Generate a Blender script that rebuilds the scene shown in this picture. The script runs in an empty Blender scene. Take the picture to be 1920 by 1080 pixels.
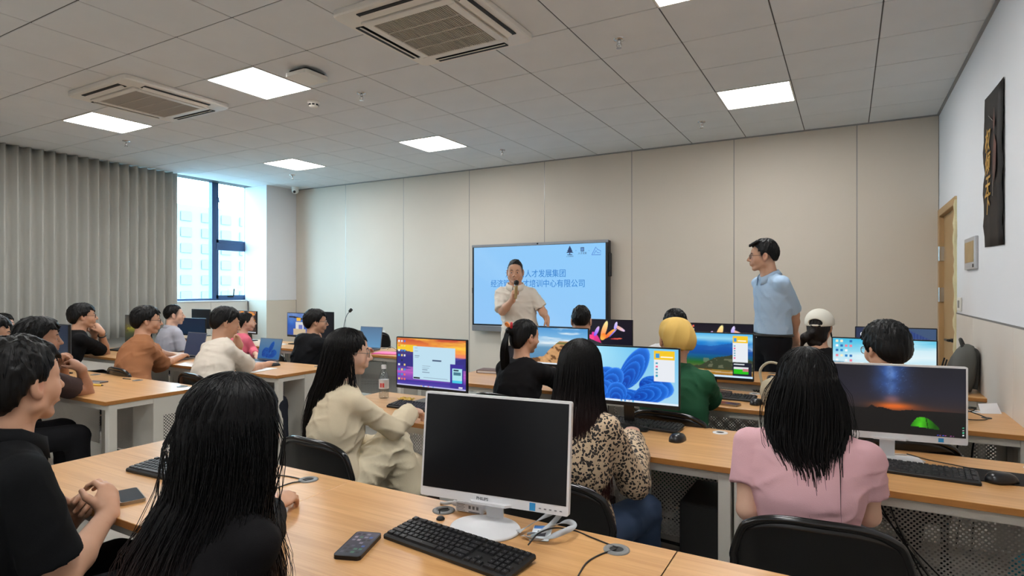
import bpy, bmesh, math, random
import numpy as np
from mathutils import Vector, Matrix
import openvdb as vdb
R = random.Random(7)
sc = bpy.context.scene
COL = sc.collection
PI = math.pi

# ------------------------------------------------------------------ camera, world, exposure
CAMZ = 1.465
YAW = 0.51543
FPX = 1112.7
cd = bpy.data.cameras.new('camera')
cam = bpy.data.objects.new('camera', cd); COL.objects.link(cam)
cam.location = (0, 0, CAMZ); cam.rotation_euler = (PI/2, 0, YAW)
cd.sensor_width = 36; cd.lens = 36*FPX/1920; cd.clip_start = .05; cd.clip_end = 300
sc.camera = cam
w = bpy.data.worlds.new('sky'); sc.world = w; w.use_nodes = True
SKY_STRENGTH = 23.0
w.node_tree.nodes['Background'].inputs[0].default_value = (.52, .78, 1.0, 1)
w.node_tree.nodes['Background'].inputs[1].default_value = SKY_STRENGTH
LAMP = 29.0
vs = sc.view_settings
vs.view_transform = 'Standard'; vs.look = 'None'; vs.gamma = 1; vs.use_curve_mapping = False
vs.exposure = 0.0
sc.cycles.max_bounces = 7; sc.cycles.diffuse_bounces = 4; sc.cycles.glossy_bounces = 3
sc.cycles.transparent_max_bounces = 10
sc.cycles.sample_clamp_indirect = 6

# ------------------------------------------------------------------ helpers
def lin(c):
    c = np.asarray(c, float)/255.0
    return np.where(c <= .04045, c/12.92, ((c+.055)/1.055)**2.4)
def lin4(c):
    a = lin(c); return (float(a[0]), float(a[1]), float(a[2]), 1.0)
def ray(u, v):
    x = (u-960)/FPX; z = (540-v)/FPX; c, s = math.cos(YAW), math.sin(YAW)
    return np.array([c*x-s, s*x+c, z])
def atY(u, v, Y):
    d = ray(u, v); p = d*(Y/d[1]); p[2] += CAMZ; return p
def atD(u, v, D):
    p = ray(u, v)*D; p[2] += CAMZ; return p
def atZ(u, v, Z):
    d = ray(u, v); p = d*((Z-CAMZ)/d[2]); p[2] += CAMZ; return p

MATS = {}
def mat(name, col=(200, 200, 200), rough=.5, metal=0, spec=.5, bump=0, bscale=60, var=0, vscale=4, alpha=None, trans=0, coat=0, attr=None, stretch=None, emit=None, estr=1):
    if name in MATS: return MATS[name]
    m = bpy.data.materials.new(name); m.use_nodes = True; MATS[name] = m
    nt = m.node_tree; b = nt.nodes['Principled BSDF']
    b.inputs['Base Color'].default_value = lin4(col)
    b.inputs['Roughness'].default_value = rough; b.inputs['Metallic'].default_value = metal
    b.inputs['Specular IOR Level'].default_value = spec
    b.inputs['Coat Weight'].default_value = coat
    if trans: b.inputs['Transmission Weight'].default_value = trans
    if emit is not None:
        b.inputs['Emission Color'].default_value = lin4(emit); b.inputs['Emission Strength'].default_value = estr
    src = None
    tc = nt.nodes.new('ShaderNodeTexCoord')
    vec = tc.outputs['Object']
    if stretch:
        mp = nt.nodes.new('ShaderNodeMapping'); mp.inputs['Scale'].default_value = stretch
        nt.links.new(vec, mp.inputs['Vector']); vec = mp.outputs['Vector']
    if attr:
        a = nt.nodes.new('ShaderNodeAttribute'); a.attribute_name = attr; src = a.outputs['Color']
    if var:
        n = nt.nodes.new('ShaderNodeTexNoise'); n.inputs['Scale'].default_value = vscale; n.inputs['Detail'].default_value = 4
        nt.links.new(vec, n.inputs['Vector'])
        mx = nt.nodes.new('ShaderNodeMix'); mx.data_type = 'RGBA'; mx.blend_type = 'MULTIPLY'
        mr = nt.nodes.new('ShaderNodeMapRange'); mr.inputs['From Min'].default_value = .3; mr.inputs['From Max'].default_value = .7
        mr.inputs['To Min'].default_value = 1-var; mr.inputs['To Max'].default_value = 1+var*.5
        nt.links.new(n.outputs['Fac'], mr.inputs['Value'])
        mx.inputs['Factor'].default_value = 1
        if src: nt.links.new(src, mx.inputs['A'])
        else: mx.inputs['A'].default_value = lin4(col)
        nt.links.new(mr.outputs['Result'], mx.inputs['B']); src = mx.outputs['Result']
    if src: nt.links.new(src, b.inputs['Base Color'])
    if bump:
        n2 = nt.nodes.new('ShaderNodeTexNoise'); n2.inputs['Scale'].default_value = bscale; n2.inputs['Detail'].default_value = 5
        nt.links.new(vec, n2.inputs['Vector'])
        bp = nt.nodes.new('ShaderNodeBump'); bp.inputs['Strength'].default_value = bump; bp.inputs['Distance'].default_value = .01
        nt.links.new(n2.outputs['Fac'], bp.inputs['Height']); nt.links.new(bp.outputs['Normal'], b.inputs['Normal'])
    return m

def tag(o, label=None, cat=None, group=None, kind=None):
    if label: o['label'] = label
    if cat: o['category'] = cat
    if group: o['group'] = group
    if kind: o['kind'] = kind
    return o
def thing(name, label, cat, loc=(0, 0, 0), rz=0, group=None):
    o = bpy.data.objects.new(name, None); COL.objects.link(o)
    o.location = [float(x) for x in loc]; o.rotation_euler = (0, 0, rz); o.empty_display_size = .1
    return tag(o, label, cat, group)
def link(name, me, parent=None, loc=None, rot=None):
    o = bpy.data.objects.new(name, me); COL.objects.link(o)
    if parent is not None: o.parent = parent
    if loc is not None: o.location = [float(x) for x in loc]
    if rot is not None: o.rotation_euler = rot
    return o
def copy_tree(o, parent=None):
    c = o.copy(); COL.objects.link(c); c.parent = parent
    for ch in list(o.children): copy_tree(ch, c)
    return c

class MB:
    def __init__(s): s.v = []; s.f = []; s.m = []; s.sm = []
    def add(s, v, f, mi=0, smooth=False):
        n = len(s.v); s.v += [tuple(map(float, p)) for p in v]
        for q in f: s.f.append([i+n for i in q]); s.m.append(mi); s.sm.append(smooth)
        return s
    def box(s, x0, y0, z0, x1, y1, z1, b=0, mi=0, mis=None):
        if b <= 0:
            v = [(x0, y0, z0), (x1, y0, z0), (x1, y1, z0), (x0, y1, z0), (x0, y0, z1), (x1, y0, z1), (x1, y1, z1), (x0, y1, z1)]
            f = [(3, 2, 1, 0), (4, 5, 6, 7), (0, 1, 5, 4), (1, 2, 6, 5), (2, 3, 7, 6), (3, 0, 4, 7)]
            n = len(s.v); s.v += v
            for i, q in enumerate(f): s.f.append([k+n for k in q]); s.m.append(mis[i] if mis else mi); s.sm.append(False)
            return s
        xs, ys, zs = (x0, x1), (y0, y1), (z0, z1); V = {}; v = []
        for i in (0, 1):
            for j in (0, 1):
                for k in (0, 1):
                    sx, sy, sz = (1, -1)[i], (1, -1)[j], (1, -1)[k]
                    for ax in range(3):
                        p = [xs[i]+sx*b*(ax != 0), ys[j]+sy*b*(ax != 1), zs[k]+sz*b*(ax != 2)]
                        V[(i, j, k, ax)] = len(v); v.append(p)
        f = []; g = V.__getitem__; ms = []
        def face(l, m_=mi): f.append(l); ms.append(m_)
        face([g((0, 0, 0, 2)), g((0, 1, 0, 2)), g((1, 1, 0, 2)), g((1, 0, 0, 2))]); face([g((0, 0, 1, 2)), g((1, 0, 1, 2)), g((1, 1, 1, 2)), g((0, 1, 1, 2))])
        face([g((0, 0, 0, 1)), g((1, 0, 0, 1)), g((1, 0, 1, 1)), g((0, 0, 1, 1))], mis[2] if mis else mi); face([g((0, 1, 0, 1)), g((0, 1, 1, 1)), g((1, 1, 1, 1)), g((1, 1, 0, 1))], mis[4] if mis else mi)
        face([g((0, 0, 0, 0)), g((0, 0, 1, 0)), g((0, 1, 1, 0)), g((0, 1, 0, 0))], mis[5] if mis else mi); face([g((1, 0, 0, 0)), g((1, 1, 0, 0)), g((1, 1, 1, 0)), g((1, 0, 1, 0))], mis[3] if mis else mi)
        for i in (0, 1):
            for j in (0, 1):
                face([g((i, j, 0, 0)), g((i, j, 1, 0)), g((i, j, 1, 1)), g((i, j, 0, 1))][::1 if (i+j) % 2 else -1], mis[3] if mis else mi)
                face([g((i, 0, j, 0)), g((i, 0, j, 2)), g((i, 1, j, 2)), g((i, 1, j, 0))][::1 if (i+j) % 2 else -1])
                face([g((0, i, j, 1)), g((0, i, j, 2)), g((1, i, j, 2)), g((1, i, j, 1))][::-1 if (i+j) % 2 else 1])
                for k in (0, 1):
                    face([g((i, j, k, 0)), g((i, j, k, 1)), g((i, j, k, 2))][::1 if (i+j+k) % 2 else -1])
        n = len(s.v); s.v += [tuple(p) for p in v]
        for q, m_ in zip(f, ms): s.f.append([k+n for k in q]); s.m.append(m_); s.sm.append(False)
        return s
    def tube(s, path, r, n=8, mi=0, cap=True, closed=False):
        P = [Vector(p) for p in path]; N = len(P); rs = r if hasattr(r, '__len__') else [r]*N
        up = None; rings = []
        for i in range(N):
            a = P[i-1] if (i > 0 or closed) else P[i]; c = P[(i+1) % N] if (i < N-1 or closed) else P[i]
            t = (c-a).normalized() if (c-a).length > 1e-9 else Vector((0, 0, 1))
            if up is None:
                up = Vector((0, 0, 1)) if abs(t.z) < .9 else Vector((1, 0, 0))
            sd = t.cross(up)
            if sd.length < 1e-6: sd = t.cross(Vector((.3, .9, .1)))
            sd.normalize(); up = sd.cross(t).normalized()
            rings.append([P[i]+(sd*math.cos(2*PI*k/n)+up*math.sin(2*PI*k/n))*rs[i] for k in range(n)])
        v = [p for rg in rings for p in rg]; f = []
        for i in range(N if closed else N-1):
            j = (i+1) % N
            for k in range(n): f.append((i*n+k, i*n+(k+1) % n, j*n+(k+1) % n, j*n+k)[::-1])
        s.add(v, f, mi, True)
        if cap and not closed:
            s.add(rings[0], [tuple(range(n))], mi); s.add(rings[-1], [tuple(range(n))[::-1]], mi)
        return s
    def lathe(s, prof, c=(0, 0, 0), n=24, mi=0, smooth=True, sx=1, sy=1):
        v = []; f = []
        for r, z in prof:
            for k in range(n): v.append((c[0]+sx*r*math.cos(2*PI*k/n), c[1]+sy*r*math.sin(2*PI*k/n), c[2]+z))
        for i in range(len(prof)-1):
            for k in range(n): f.append((i*n+k, i*n+(k+1) % n, (i+1)*n+(k+1) % n, (i+1)*n+k))
        s.add(v, f, mi, smooth)
        s.add(v[:n], [tuple(range(n))[::-1]], mi); s.add(v[-n:], [tuple(range(n))], mi)
        return s
    def prism(s, poly, z0, z1, mi=0):
        n = len(poly); v = [(x, y, z0) for x, y in poly]+[(x, y, z1) for x, y in poly]
        f = [tuple(range(n))[::-1], tuple(range(n, 2*n))]+[(i, (i+1) % n, n+(i+1) % n, n+i) for i in range(n)]
        return s.add(v, f, mi)
    def xf(s, M):
        s.v = [tuple(M @ Vector(p)) for p in s.v]; return s
    def mesh(s, name, mats):
        me = bpy.data.meshes.new(name); me.from_pydata(s.v, [], s.f)
        for m_ in (mats if isinstance(mats, (list, tuple)) else [mats]): me.materials.append(m_)
        me.polygons.foreach_set('material_index', s.m); me.polygons.foreach_set('use_smooth', s.sm); me.update()
        return me
    def build(s, name, mats, parent=None, loc=None, rot=None):
        return link(name, s.mesh(name, mats), parent, loc, rot)

def rrect(w, h, r, n=5, cx=0, cy=0):
    o = []
    for sx, sy, a0 in ((1, 1, 0), (-1, 1, 90), (-1, -1, 180), (1, -1, 270)):
        for k in range(n+1):
            a = math.radians(a0+90*k/n); o.append((cx+sx*(w/2-r)+r*math.cos(a), cy+sy*(h/2-r)+r*math.sin(a)))
    return o
def bez(pts, n=14):
    """Catmull-Rom through pts"""
    P = [np.array(p, float) for p in pts]; P = [2*P[0]-P[1]]+P+[2*P[-1]-P[-2]]; o = []
    for i in range(1, len(P)-2):
        for k in range(n):
            t = k/n; a, b, c, d = P[i-1:i+3]
            o.append(.5*((2*b)+(-a+c)*t+(2*a-5*b+4*c-d)*t*t+(-a+3*b-3*c+d)*t**3))
    o.append(P[-2]); return o
TEXTS = []
def text(body, size, parent, loc, rot, m, name='lettering', ext=.0004, align='CENTER', shear=0, wt=0):
    c = bpy.data.curves.new(name, 'FONT'); c.body = body; c.size = size; c.align_x = align; c.align_y = 'CENTER'; c.extrude = ext; c.shear = shear; c.resolution_u = 3
    c.offset = wt
    o = link(name, bpy.data.meshes.new(name), parent, loc, rot); o.data.materials.append(m); TEXTS.append((o, c, m)); return o
def bake_text():
    tmp = []
    for o, c, m in TEXTS:
        q = bpy.data.objects.new('tmp', c); COL.objects.link(q); tmp.append(q)
    dg = bpy.context.evaluated_depsgraph_get()
    for (o, c, m), q in zip(TEXTS, tmp):
        me = bpy.data.meshes.new_from_object(q.evaluated_get(dg)); me.materials.clear(); me.materials.append(m); o.data = me
        o['kind'] = 'stuff'
    for q in tmp: bpy.data.objects.remove(q)
# ------------------------------------------------------------------ materials of the room
M_tile = mat('ceiling_tile_white', (219, 223, 225), .85, bump=.08, bscale=220, var=.03, vscale=3)
M_rail = mat('ceiling_rail_grey', (46, 46, 45), .5)
M_slab = mat('dark_void', (25, 25, 25), .9)
M_panel = mat('beige_wall_panel', (206, 196, 182), .55, spec=.3, var=.015, vscale=2)
M_seam = mat('brushed_seam_strip', (150, 148, 144), .45, .8)
M_paint = mat('white_wall_paint', (222, 222, 224), .75, spec=.2, var=.015, vscale=1.5)
M_wains = mat('pale_wainscot_panel', (214, 206, 196), .5, spec=.3, var=.02, vscale=2)
M_floor = mat('polished_grey_floor', (170, 166, 158), .22, spec=.5, var=.05, vscale=1.2)
M_plast = mat('warm_white_plastic', (225, 222, 214), .4)
M_dark = mat('dark_slot', (22, 22, 22), .7)
M_black = mat('black_plastic', (18, 18, 19), .38)
M_chrome = mat('chrome', (200, 200, 200), .2, 1)
M_alu = mat('flare_blue_aluminium_frame', (56, 82, 122), .4, .1)  # blue cast of the window flare is put into the frame colour
M_curt = mat('grey_curtain_cloth', (190, 190, 184), .9, spec=.1, bump=.15, bscale=400, var=.04, vscale=1.5)
M_door = mat('tan_door_laminate', (176, 141, 96), .5, bump=.05, bscale=30, var=.06, vscale=3, stretch=(1, 1, .15))
M_foam = mat('yellow_sealing_foam', (204, 192, 152), .9, bump=.6, bscale=60)
def glass_mat(name, tint=(235, 245, 245), f=.08):
    m = bpy.data.materials.new(name); m.use_nodes = True; nt = m.node_tree
    for n in list(nt.nodes): nt.nodes.remove(n)
    o = nt.nodes.new('ShaderNodeOutputMaterial'); t = nt.nodes.new('ShaderNodeBsdfTransparent'); g = nt.nodes.new('ShaderNodeBsdfGlossy'); mx = nt.nodes.new('ShaderNodeMixShader')
    t.inputs[0].default_value = lin4(tint); g.inputs['Roughness'].default_value = .03; mx.inputs[0].default_value = f
    nt.links.new(t.outputs[0], mx.inputs[1]); nt.links.new(g.outputs[0], mx.inputs[2]); nt.links.new(mx.outputs[0], o.inputs[0]); return m
M_glass = glass_mat('window_glass')
M_lens = glass_mat('lens_glass', (240, 244, 246), .06)

XR, XL, YF, YB, H = .785, -8.95, 7.21, -2.39, 3.185
def struct(name, mb, mats, parent=None):
    o = mb.build(name, mats, parent)
    if parent is None: o['kind'] = 'structure'
    return o
floor = struct('floor', MB().box(XL-.2, YB-.1, -.1, XR+.1, YF+.1, 0), M_floor)
ceil = struct('ceiling', MB().box(XL-.2, YB-.1, H+.05, XR+.1, YF+.1, H+.15), M_slab)
# ceiling grid: lights and tiles
LIGHTS = [(-6.715, 3.31), (-4.315, 3.31), (-.715, 3.31), (-6.715, 5.71), (-4.315, 5.71), (-.715, 5.71), (-6.715, .91), (-4.315, .91), (-.715, .91), (-4.315, -1.49), (-.715, -1.49)]
tile_me = MB().box(-.296, -.296, 0, .296, .296, .014, b=.003).mesh('ceiling_tile', M_tile)
for i in range(16):
    for j in range(16):
        cx, cy = XR-.3-.6*i, YF-.3-.6*j
        if any(abs(cx-a) < .1 and abs(cy-b) < .1 for a, b in LIGHTS): continue
        link('ceiling_tile', tile_me, ceil, (cx, cy, H))
mb = MB()
for i in range(17): mb.box(XR-.6*i-.011, YB, H+.004, XR-.6*i+.011, YF, H+.03)
for j in range(17): mb.box(XL, YF-.6*j-.011, H+.0045, XR, YF-.6*j+.011, H+.03)
mb.box(XL-.1, YB, H, XR-9.604, YF, H+.014)
mb.build('ceiling_rail', M_rail, ceil)
mb = MB().box(XL, YF-.02, H-.012, XR, YF, H+.01).box(XR-.02, YB, H-.012, XR, YF, H+.01)
mb.build('ceiling_edge_angle', mat('edge_angle_grey', (140, 140, 138), .6), ceil)
M_diff = mat('lamp_diffuser', (255, 255, 255), .5, emit=(253, 253, 252), estr=LAMP)
fr = MB()
for a in ((-.298, -.298, .298, -.285), (-.298, .285, .298, .298), (-.298, -.285, -.285, .285), (.285, -.285, .298, .285)): fr.box(a[0], a[1], -.004, a[2], a[3], .02)
fr_me = fr.mesh('lamp_frame', M_plast); df_me = MB().box(-.285, -.285, 0, .285, .285, .012).mesh('diffuser', M_diff)
LT = {0: 'square ceiling lamp nearest the curtain, beside the second air conditioner', 1: 'large bright square ceiling lamp beside the white wireless access point',
      2: 'square ceiling lamp cut by the top edge of the photo', 3: 'square ceiling lamp nearest the uncovered window', 4: 'square ceiling lamp in line above the wall screen, far row', 5: 'square ceiling lamp nearest the right wall and front wall',
      6: 'square ceiling lamp over the left row, curtain side, outside the photo', 7: 'square ceiling lamp over the left aisle, outside the photo', 8: 'square ceiling lamp above the photographer, right side', 9: 'square ceiling lamp at the room\'s back, left', 10: 'square ceiling lamp at the room\'s back, right'}
for k, (a, b) in enumerate(LIGHTS):
    t = thing('ceiling_light', LT[k], 'ceiling light', (a, b, H-.001), 0, 'square ceiling panel lamps' if k < 6 else 'ceiling lamps at the back of the room')
    link('lamp_frame', fr_me, t); link('diffuser', df_me, t)
# front wall with panels
wf = struct('wall_front', MB().box(XL-.2, YF+.012, 0, XR+.2, YF+.2, H+.1), M_slab)
SE = [-8.45, -7.26, -6.03, -4.80, -3.58, -2.36, -1.145, .08, XR]
for a, b in zip(SE[:-1], SE[1:]):
    MB().box(a+.004, YF, 0.0, b-.004, YF+.012, H+.04, b=.002).build('wall_panel', M_panel, wf)
mb = MB()
for a in SE[1:-1]: MB().box(a-.0045, YF+.001, 0, a+.0045, YF+.009, H).build('seam_strip', M_seam, wf)
# right wall
wr = struct('wall_right', MB().box(XR, YB, 1.26, XR+.15, 6.1, H+.04).box(XR, 6.1, 2.235, XR+.15, YF+.1, H+.04), M_paint)
ys = [6.1, 5.36, 4.16, 2.96, 1.76, .56, -.64, -1.84, YB]
for a, b in zip(ys[:-1], ys[1:]):
    MB().box(XR-.004, b+.002, 0, XR+.15, a-.002, 1.252, b=.002).build('wainscot_panel', M_wains, wr)
MB().box(XR-.006, YB, 1.252, XR+.1, 6.1, 1.262).build('dado_strip', mat('dado_grey', (120, 118, 116), .5), wr)
# left wall with window opening and column
wl = struct('wall_left', MB().box(XL-.25, YB, 0, XL, 4.6, H+.04).box(XL-.25, 4.6, 0, XL, 6.6, 1.24).box(XL-.25, 6.6, 0, XL-.05, 6.7, 1.24).box(XL-.25, 6.7, 0, XL-.05, YF+.1, H+.04), M_paint)
for a, b in ((YB, -1), (-1, .2), (.2, 1.4), (1.4, 2.6), (2.6, 3.8), (3.8, 5.0), (5.0, 5.93), (5.93, 6.6)):
    MB().box(XL, a+.002, 0, XL+.012, b-.002, 1.235, b=.002).build('wainscot_panel', M_wains, wl)
co = struct('column', MB().box(XL-.05, 6.6, 1.258, -8.45, YF+.01, H+.04), M_paint)
MB().box(-8.9, 6.598, 0, -8.448, YF, 1.256, b=.002).build('wainscot_panel', M_panel, co)
wb = struct('wall_back', MB().box(XL-.2, YB-.15, 0, XR+.2, YB, H+.1), M_paint)
# window
wx = XL-.10
wn = struct('window_1', MB().box(XL-.12, 4.6, 1.24, XL+.02, 6.6, 1.262, b=.003), M_paint)
yM = 6.04
f1 = MB().box(wx-.04, 4.6, 1.262, wx+.03, 6.7, 1.295).box(wx-.04, 4.6, 3.2, wx+.03, 6.7, H+.06).box(wx-.04, 4.6, 1.29, wx+.03, 4.65, 3.2).box(wx-.04, 6.65, 1.29, wx+.03, 6.7, 3.2)
f1.build('window_frame', M_alu, wn)
MB().box(wx-.05, yM-.045, 1.28, wx+.05, yM+.03, 3.2, b=.006).build('mullion', M_alu, wn)
MB().box(wx-.045, yM+.03, 2.09, wx+.045, 6.65, 2.21, b=.006).build('transom', M_alu, wn)
sash = MB()
for z0, z1 in ((1.295, 2.09), (2.21, 3.2)):
    sash.box(wx-.02, yM+.03, z0, wx+.035, yM+.075, z1).box(wx-.02, yM+.03, z0, wx+.035, 6.65, z0+.05)
sash.build('window_sash', M_alu, wn)
for a, b, z0, z1 in ((4.65, yM-.045, 1.295, 3.2), (yM+.07, 6.65, 1.34, 2.09), (yM+.07, 6.65, 2.26, 3.2)):
    MB().box(wx-.004, a, z0, wx+.004, b, z1).build('window_pane', M_glass, wn)
MB().tube([(wx+.05, 6.35, 1.325), (wx+.075, 6.36, 1.33), (wx+.08, 6.37, 1.45)], .009).box(wx+.03, 6.28, 1.31, wx+.055, 6.38, 1.335, b=.004).build('window_handle', M_dark, wn)
MB().tube([(wx+.03, yM+.05, 2.95), (wx+.07, yM+.05, 2.95), (wx+.075, yM+.06, 2.86)], .008).build('window_handle', M_alu, wn)
# portal for the daylight
pl = bpy.data.lights.new('window_daylight', 'AREA'); pl.shape = 'RECTANGLE'; pl.size = 1.95; pl.size_y = 1.9; pl.cycles.is_portal = True
po = bpy.data.objects.new('window_daylight', pl); COL.objects.link(po); po.location = (XL-.2, 5.6, 2.2); po.rotation_euler = (0, -PI/2, 0)
# curtain
pts = []; N = 420; y0, y1 = YB+.05, 5.25
cv = []; rows = [.78, 1.0, 1.4, 1.9, 2.5, 3.0, H-.004]
for i in range(N+1):
    t = i/N; y = y0+(y1-y0)*t
    fr_ = 2*PI*(t**1.1*56)
    for z in rows:
        k = (z/H)
        s = math.sin(fr_+.35*math.sin(z*1.3+i*.05)*(1-k)); s2 = math.sin(fr_*.5+1.3)*.35*(1-k)
        a = .062+.015*(1-k)
        cv.append((-8.74+a*(abs(s)**.75*(1 if s > 0 else -1))+.03*s2, y+.015*math.cos(fr_)*(1-.4*k), z))
nr = len(rows); cf = [(i*nr+j, (i+1)*nr+j, (i+1)*nr+j+1, i*nr+j+1) for i in range(N) for j in range(nr-1)]
mb = MB().add(cv, cf, 0, True); cur = mb.build('curtain', M_curt); tag(cur, 'long grey pleated curtain covering most of the left wall windows', 'curtain')
so = cur.modifiers.new('thick', 'SOLIDIFY'); so.thickness = .004
# door in the right wall by the corner
d1 = struct('door_1', MB().box(XR-.012, 6.14, 0, XR+.15, 6.21, 2.235, b=.004).box(XR-.012, 7.13, 0, XR+.15, YF, 2.235, b=.004).box(XR-.012, 6.21, 2.165, XR+.15, 7.13, 2.235, b=.004), M_door)
MB().box(XR+.03, 6.21, .01, XR+.075, 6.30, 2.165).box(XR+.03, 6.37, .01, XR+.075, 7.13, 2.165).box(XR+.03, 6.30, .01, XR+.075, 6.37, 1.16).box(XR+.03, 6.30, 1.83, XR+.075, 6.37, 2.165).build('door_leaf', M_door, d1)
MB().box(XR+.045, 6.30, 1.16, XR+.055, 6.37, 1.83).build('vision_pane', mat('amber_dark_glass', (96, 74, 46), .1), d1)
for z in (1.80, 1.40): MB().tube([(XR-.004, 7.13, z-.07), (XR-.004, 7.13, z+.07)], .014, 10).box(XR-.004, 7.12, z-.07, XR+.04, 7.14, z+.07).build('hinge', M_chrome, d1)
MB().box(XR-.02, 6.25, 1.0, XR+.03, 6.33, 1.03, b=.004).tube([(XR-.04, 6.27, 1.015), (XR-.045, 6.40, 1.012)], .011).tube([(XR+.02, 6.27, 1.015), (XR-.04, 6.27, 1.015)], .012).build('door_handle', M_black, d1)
MB().lathe([(.022, 0), (.022, .012)], (0, 0, 0), 14).xf(Matrix.Translation((XR+.03, 6.28, .91)) @ Matrix.Rotation(-PI/2, 4, 'Y')).build('keyhole', M_black, d1)
fo = MB(); rr = random.Random(3); z = .05
pth = []
while z < 2.24: pth.append((XR-.004, 6.118+rr.uniform(-.012, .012), z)); z += .05
fo.tube(pth, [rr.uniform(.012, .026) for _ in pth], 7); fo.build('sealing_foam', M_foam, d1)
# skirting
struct('baseboard_front', MB().box(-8.45, YF-.014, 0, XR, YF, .08, b=.003), mat('skirting_grey', (120, 118, 115), .4))

# ------------------------------------------------------------------ outside
ob = thing('building', 'pale hazy office block with rows of windows seen through the uncovered window', 'building', (-62, 42, -25))
Mbw = mat('building_render', (103, 103, 100), .8); Mbg = mat('building_glazing', (82, 95, 97), .4)
wall = MB().box(-9, -17, 0, 0, 20, 35.5, b=.1); wall.build('facade', Mbw, ob)
wme = MB().box(0, -.6, -.5, .12, .6, .5, b=.03).mesh('facade_window', Mbg)
for a in range(15):
    for b in range(11):
        link('facade_window', wme, ob, (.02, -15.5+a*2.35, 17+b*1.72))
struct('street', MB().box(-200, -150, -25.2, -12, 220, -25), mat('street_grey', (120, 124, 124), .9))

# ------------------------------------------------------------------ ceiling fittings
def aircon(x, y, label, rz=0):
    t = thing('ceiling_air_conditioner', label, 'air conditioner', (x, y, H-.002), rz)
    W = .47
    fm = MB(); ring = rrect(2*W, 2*W, .05, 6); inn = rrect(.66, .66, .03, 6); n = len(ring)
    v = [(a, b, 0) for a, b in ring]+[(a, b, -.03) for a, b in ring]+[(a*.985, b*.985, -.04) for a, b in ring]+[(a, b, -.046) for a, b in inn]
    f = []
    for k in range(3):
        for i in range(n): f.append((k*n+i, (k+1)*n+i, (k+1)*n+(i+1) % n, k*n+(i+1) % n)[::-1])
    fm.add(v, f, 0, False); fm.build('fascia', M_plast, t)
    for k in range(4):
        M = Matrix.Rotation(k*PI/2, 4, 'Z')
        MB().box(-.29, .362, -.0475, .29, .43, -.030).xf(M).build('air_slot', M_dark, t)
        v = MB().box(-.285, -.026, -.003, .285, .026, .003, b=.001).xf(M @ Matrix.Translation((0, .392, -.05)) @ Matrix.Rotation(.45, 4, 'X')); v.build('louvre_flap', M_plast, t)
    g = MB().box(-.33, -.33, -.046, .33, .33, -.04, mi=0)
    g.build('grille_backing', mat('grille_brown', (112, 100, 88), .8), t)
    fr2 = MB()
    for a in ((-.34, -.34, .34, -.285), (-.34, .285, .34, .34), (-.34, -.285, -.285, .285), (.285, -.285, .34, .285)): fr2.box(a[0], a[1], -.062, a[2], a[3], -.044, b=.004)
    fr2.build('grille_frame', M_plast, t)
    sl = MB()
    for k in range(38): sl.box(-.285+k*.0152, -.285, -.058, -.285+k*.0152+.005, .285, -.047)
    for k in range(1, 4): sl.box(-.285, -.285+.1425*k-.004, -.06, .285, -.285+.1425*k+.004, -.046)
    o = sl.build('grille_slats', mat('grille_slat_beige', (188, 180, 168), .6), t); o['kind'] = 'stuff'
aircon(-2.33, 3.12, 'large square ceiling air conditioner with brown grille, at the top middle of the photo', PI)
aircon(-5.5, 3.07, 'square ceiling air conditioner between two lamps near the curtain', PI)
def sprinkler(x, y, label):
    t = thing('sprinkler', label, 'sprinkler', (x, y, H))
    MB().lathe([(.04, 0), (.038, -.008), (.02, -.012)], n=20).build('escutcheon', M_chrome, t)
    MB().lathe([(.011, -.01), (.011, -.03), (.006, -.034), (.006, -.05)], n=12).tube([(-.012, 0, -.028), (-.018, 0, -.045), (-.006, 0, -.062)], .0035, 6).tube([(.012, 0, -.028), (.018, 0, -.045), (.006, 0, -.062)], .0035, 6).lathe([(.019, -.062), (.019, -.066)], n=14).build('sprinkler_head', M_chrome, t)
for x, y, l in ((-1.376, 3.93, 'chrome ceiling sprinkler right of the large air conditioner'), (-3.735, 3.9, 'chrome ceiling sprinkler just right of the smoke detector'),
                (-7.34, 3.81, 'chrome ceiling sprinkler above the curtain, nearest the curtain lamp'), (-3.75, 6.37, 'small chrome ceiling sprinkler right of the lamp above the wall screen'),
                (-1.32, 6.31, 'small chrome ceiling sprinkler left of the lamp nearest the right wall'), (-7.36, 6.21, 'small chrome ceiling sprinkler above the dome camera')): sprinkler(x, y, l)
t = thing('smoke_detector', 'round off-white smoke detector on the ceiling under the access point', 'smoke detector', (-4.287, 3.857, H))
MB().lathe([(.055, 0), (.055, -.018), (.045, -.024)], n=24).build('detector_base', M_plast, t); MB().lathe([(.045, -.022), (.043, -.045), (.03, -.056), (.012, -.058)], n=24).build('detector_dome', M_plast, t)
mb = MB()
for k in range(8):
    a = k*PI/4; mb.box(-.01, .040, -.044, .01, .0465, -.030).xf(Matrix.Identity(4)) if k == 99 else mb.add([tuple(Matrix.Rotation(a, 3, 'Z') @ Vector(p)) for p in ((-.011, .046, -.043), (.011, .046, -.043), (.011, .046, -.029), (-.011, .046, -.029), (-.011, .03, -.043), (.011, .03, -.043), (.011, .03, -.029), (-.011, .03, -.029))], [(0, 1, 2, 3), (0, 4, 5, 1), (3, 2, 6, 7), (0, 3, 7, 4), (1, 5, 6, 2)])
mb.build('detector_vent', M_dark, t)
t = thing('wireless_access_point', 'square white wireless access point hung under the ceiling beside the large lamp', 'access point', (-3.74, 3.3, H))
MB().prism(rrect(.24, .24, .03), -.062, -.032).build('casing', M_plast, t); MB().prism(rrect(.2, .2, .02), -.034, -.012).build('mount_plate', M_black, t); MB().prism(rrect(.12, .12, .02), -.013, 0).build('bracket', M_black, t)
t = thing('dome_camera', 'small white dome security camera in the front left ceiling corner', 'security camera', (-8.2, 6.98, H))
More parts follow.
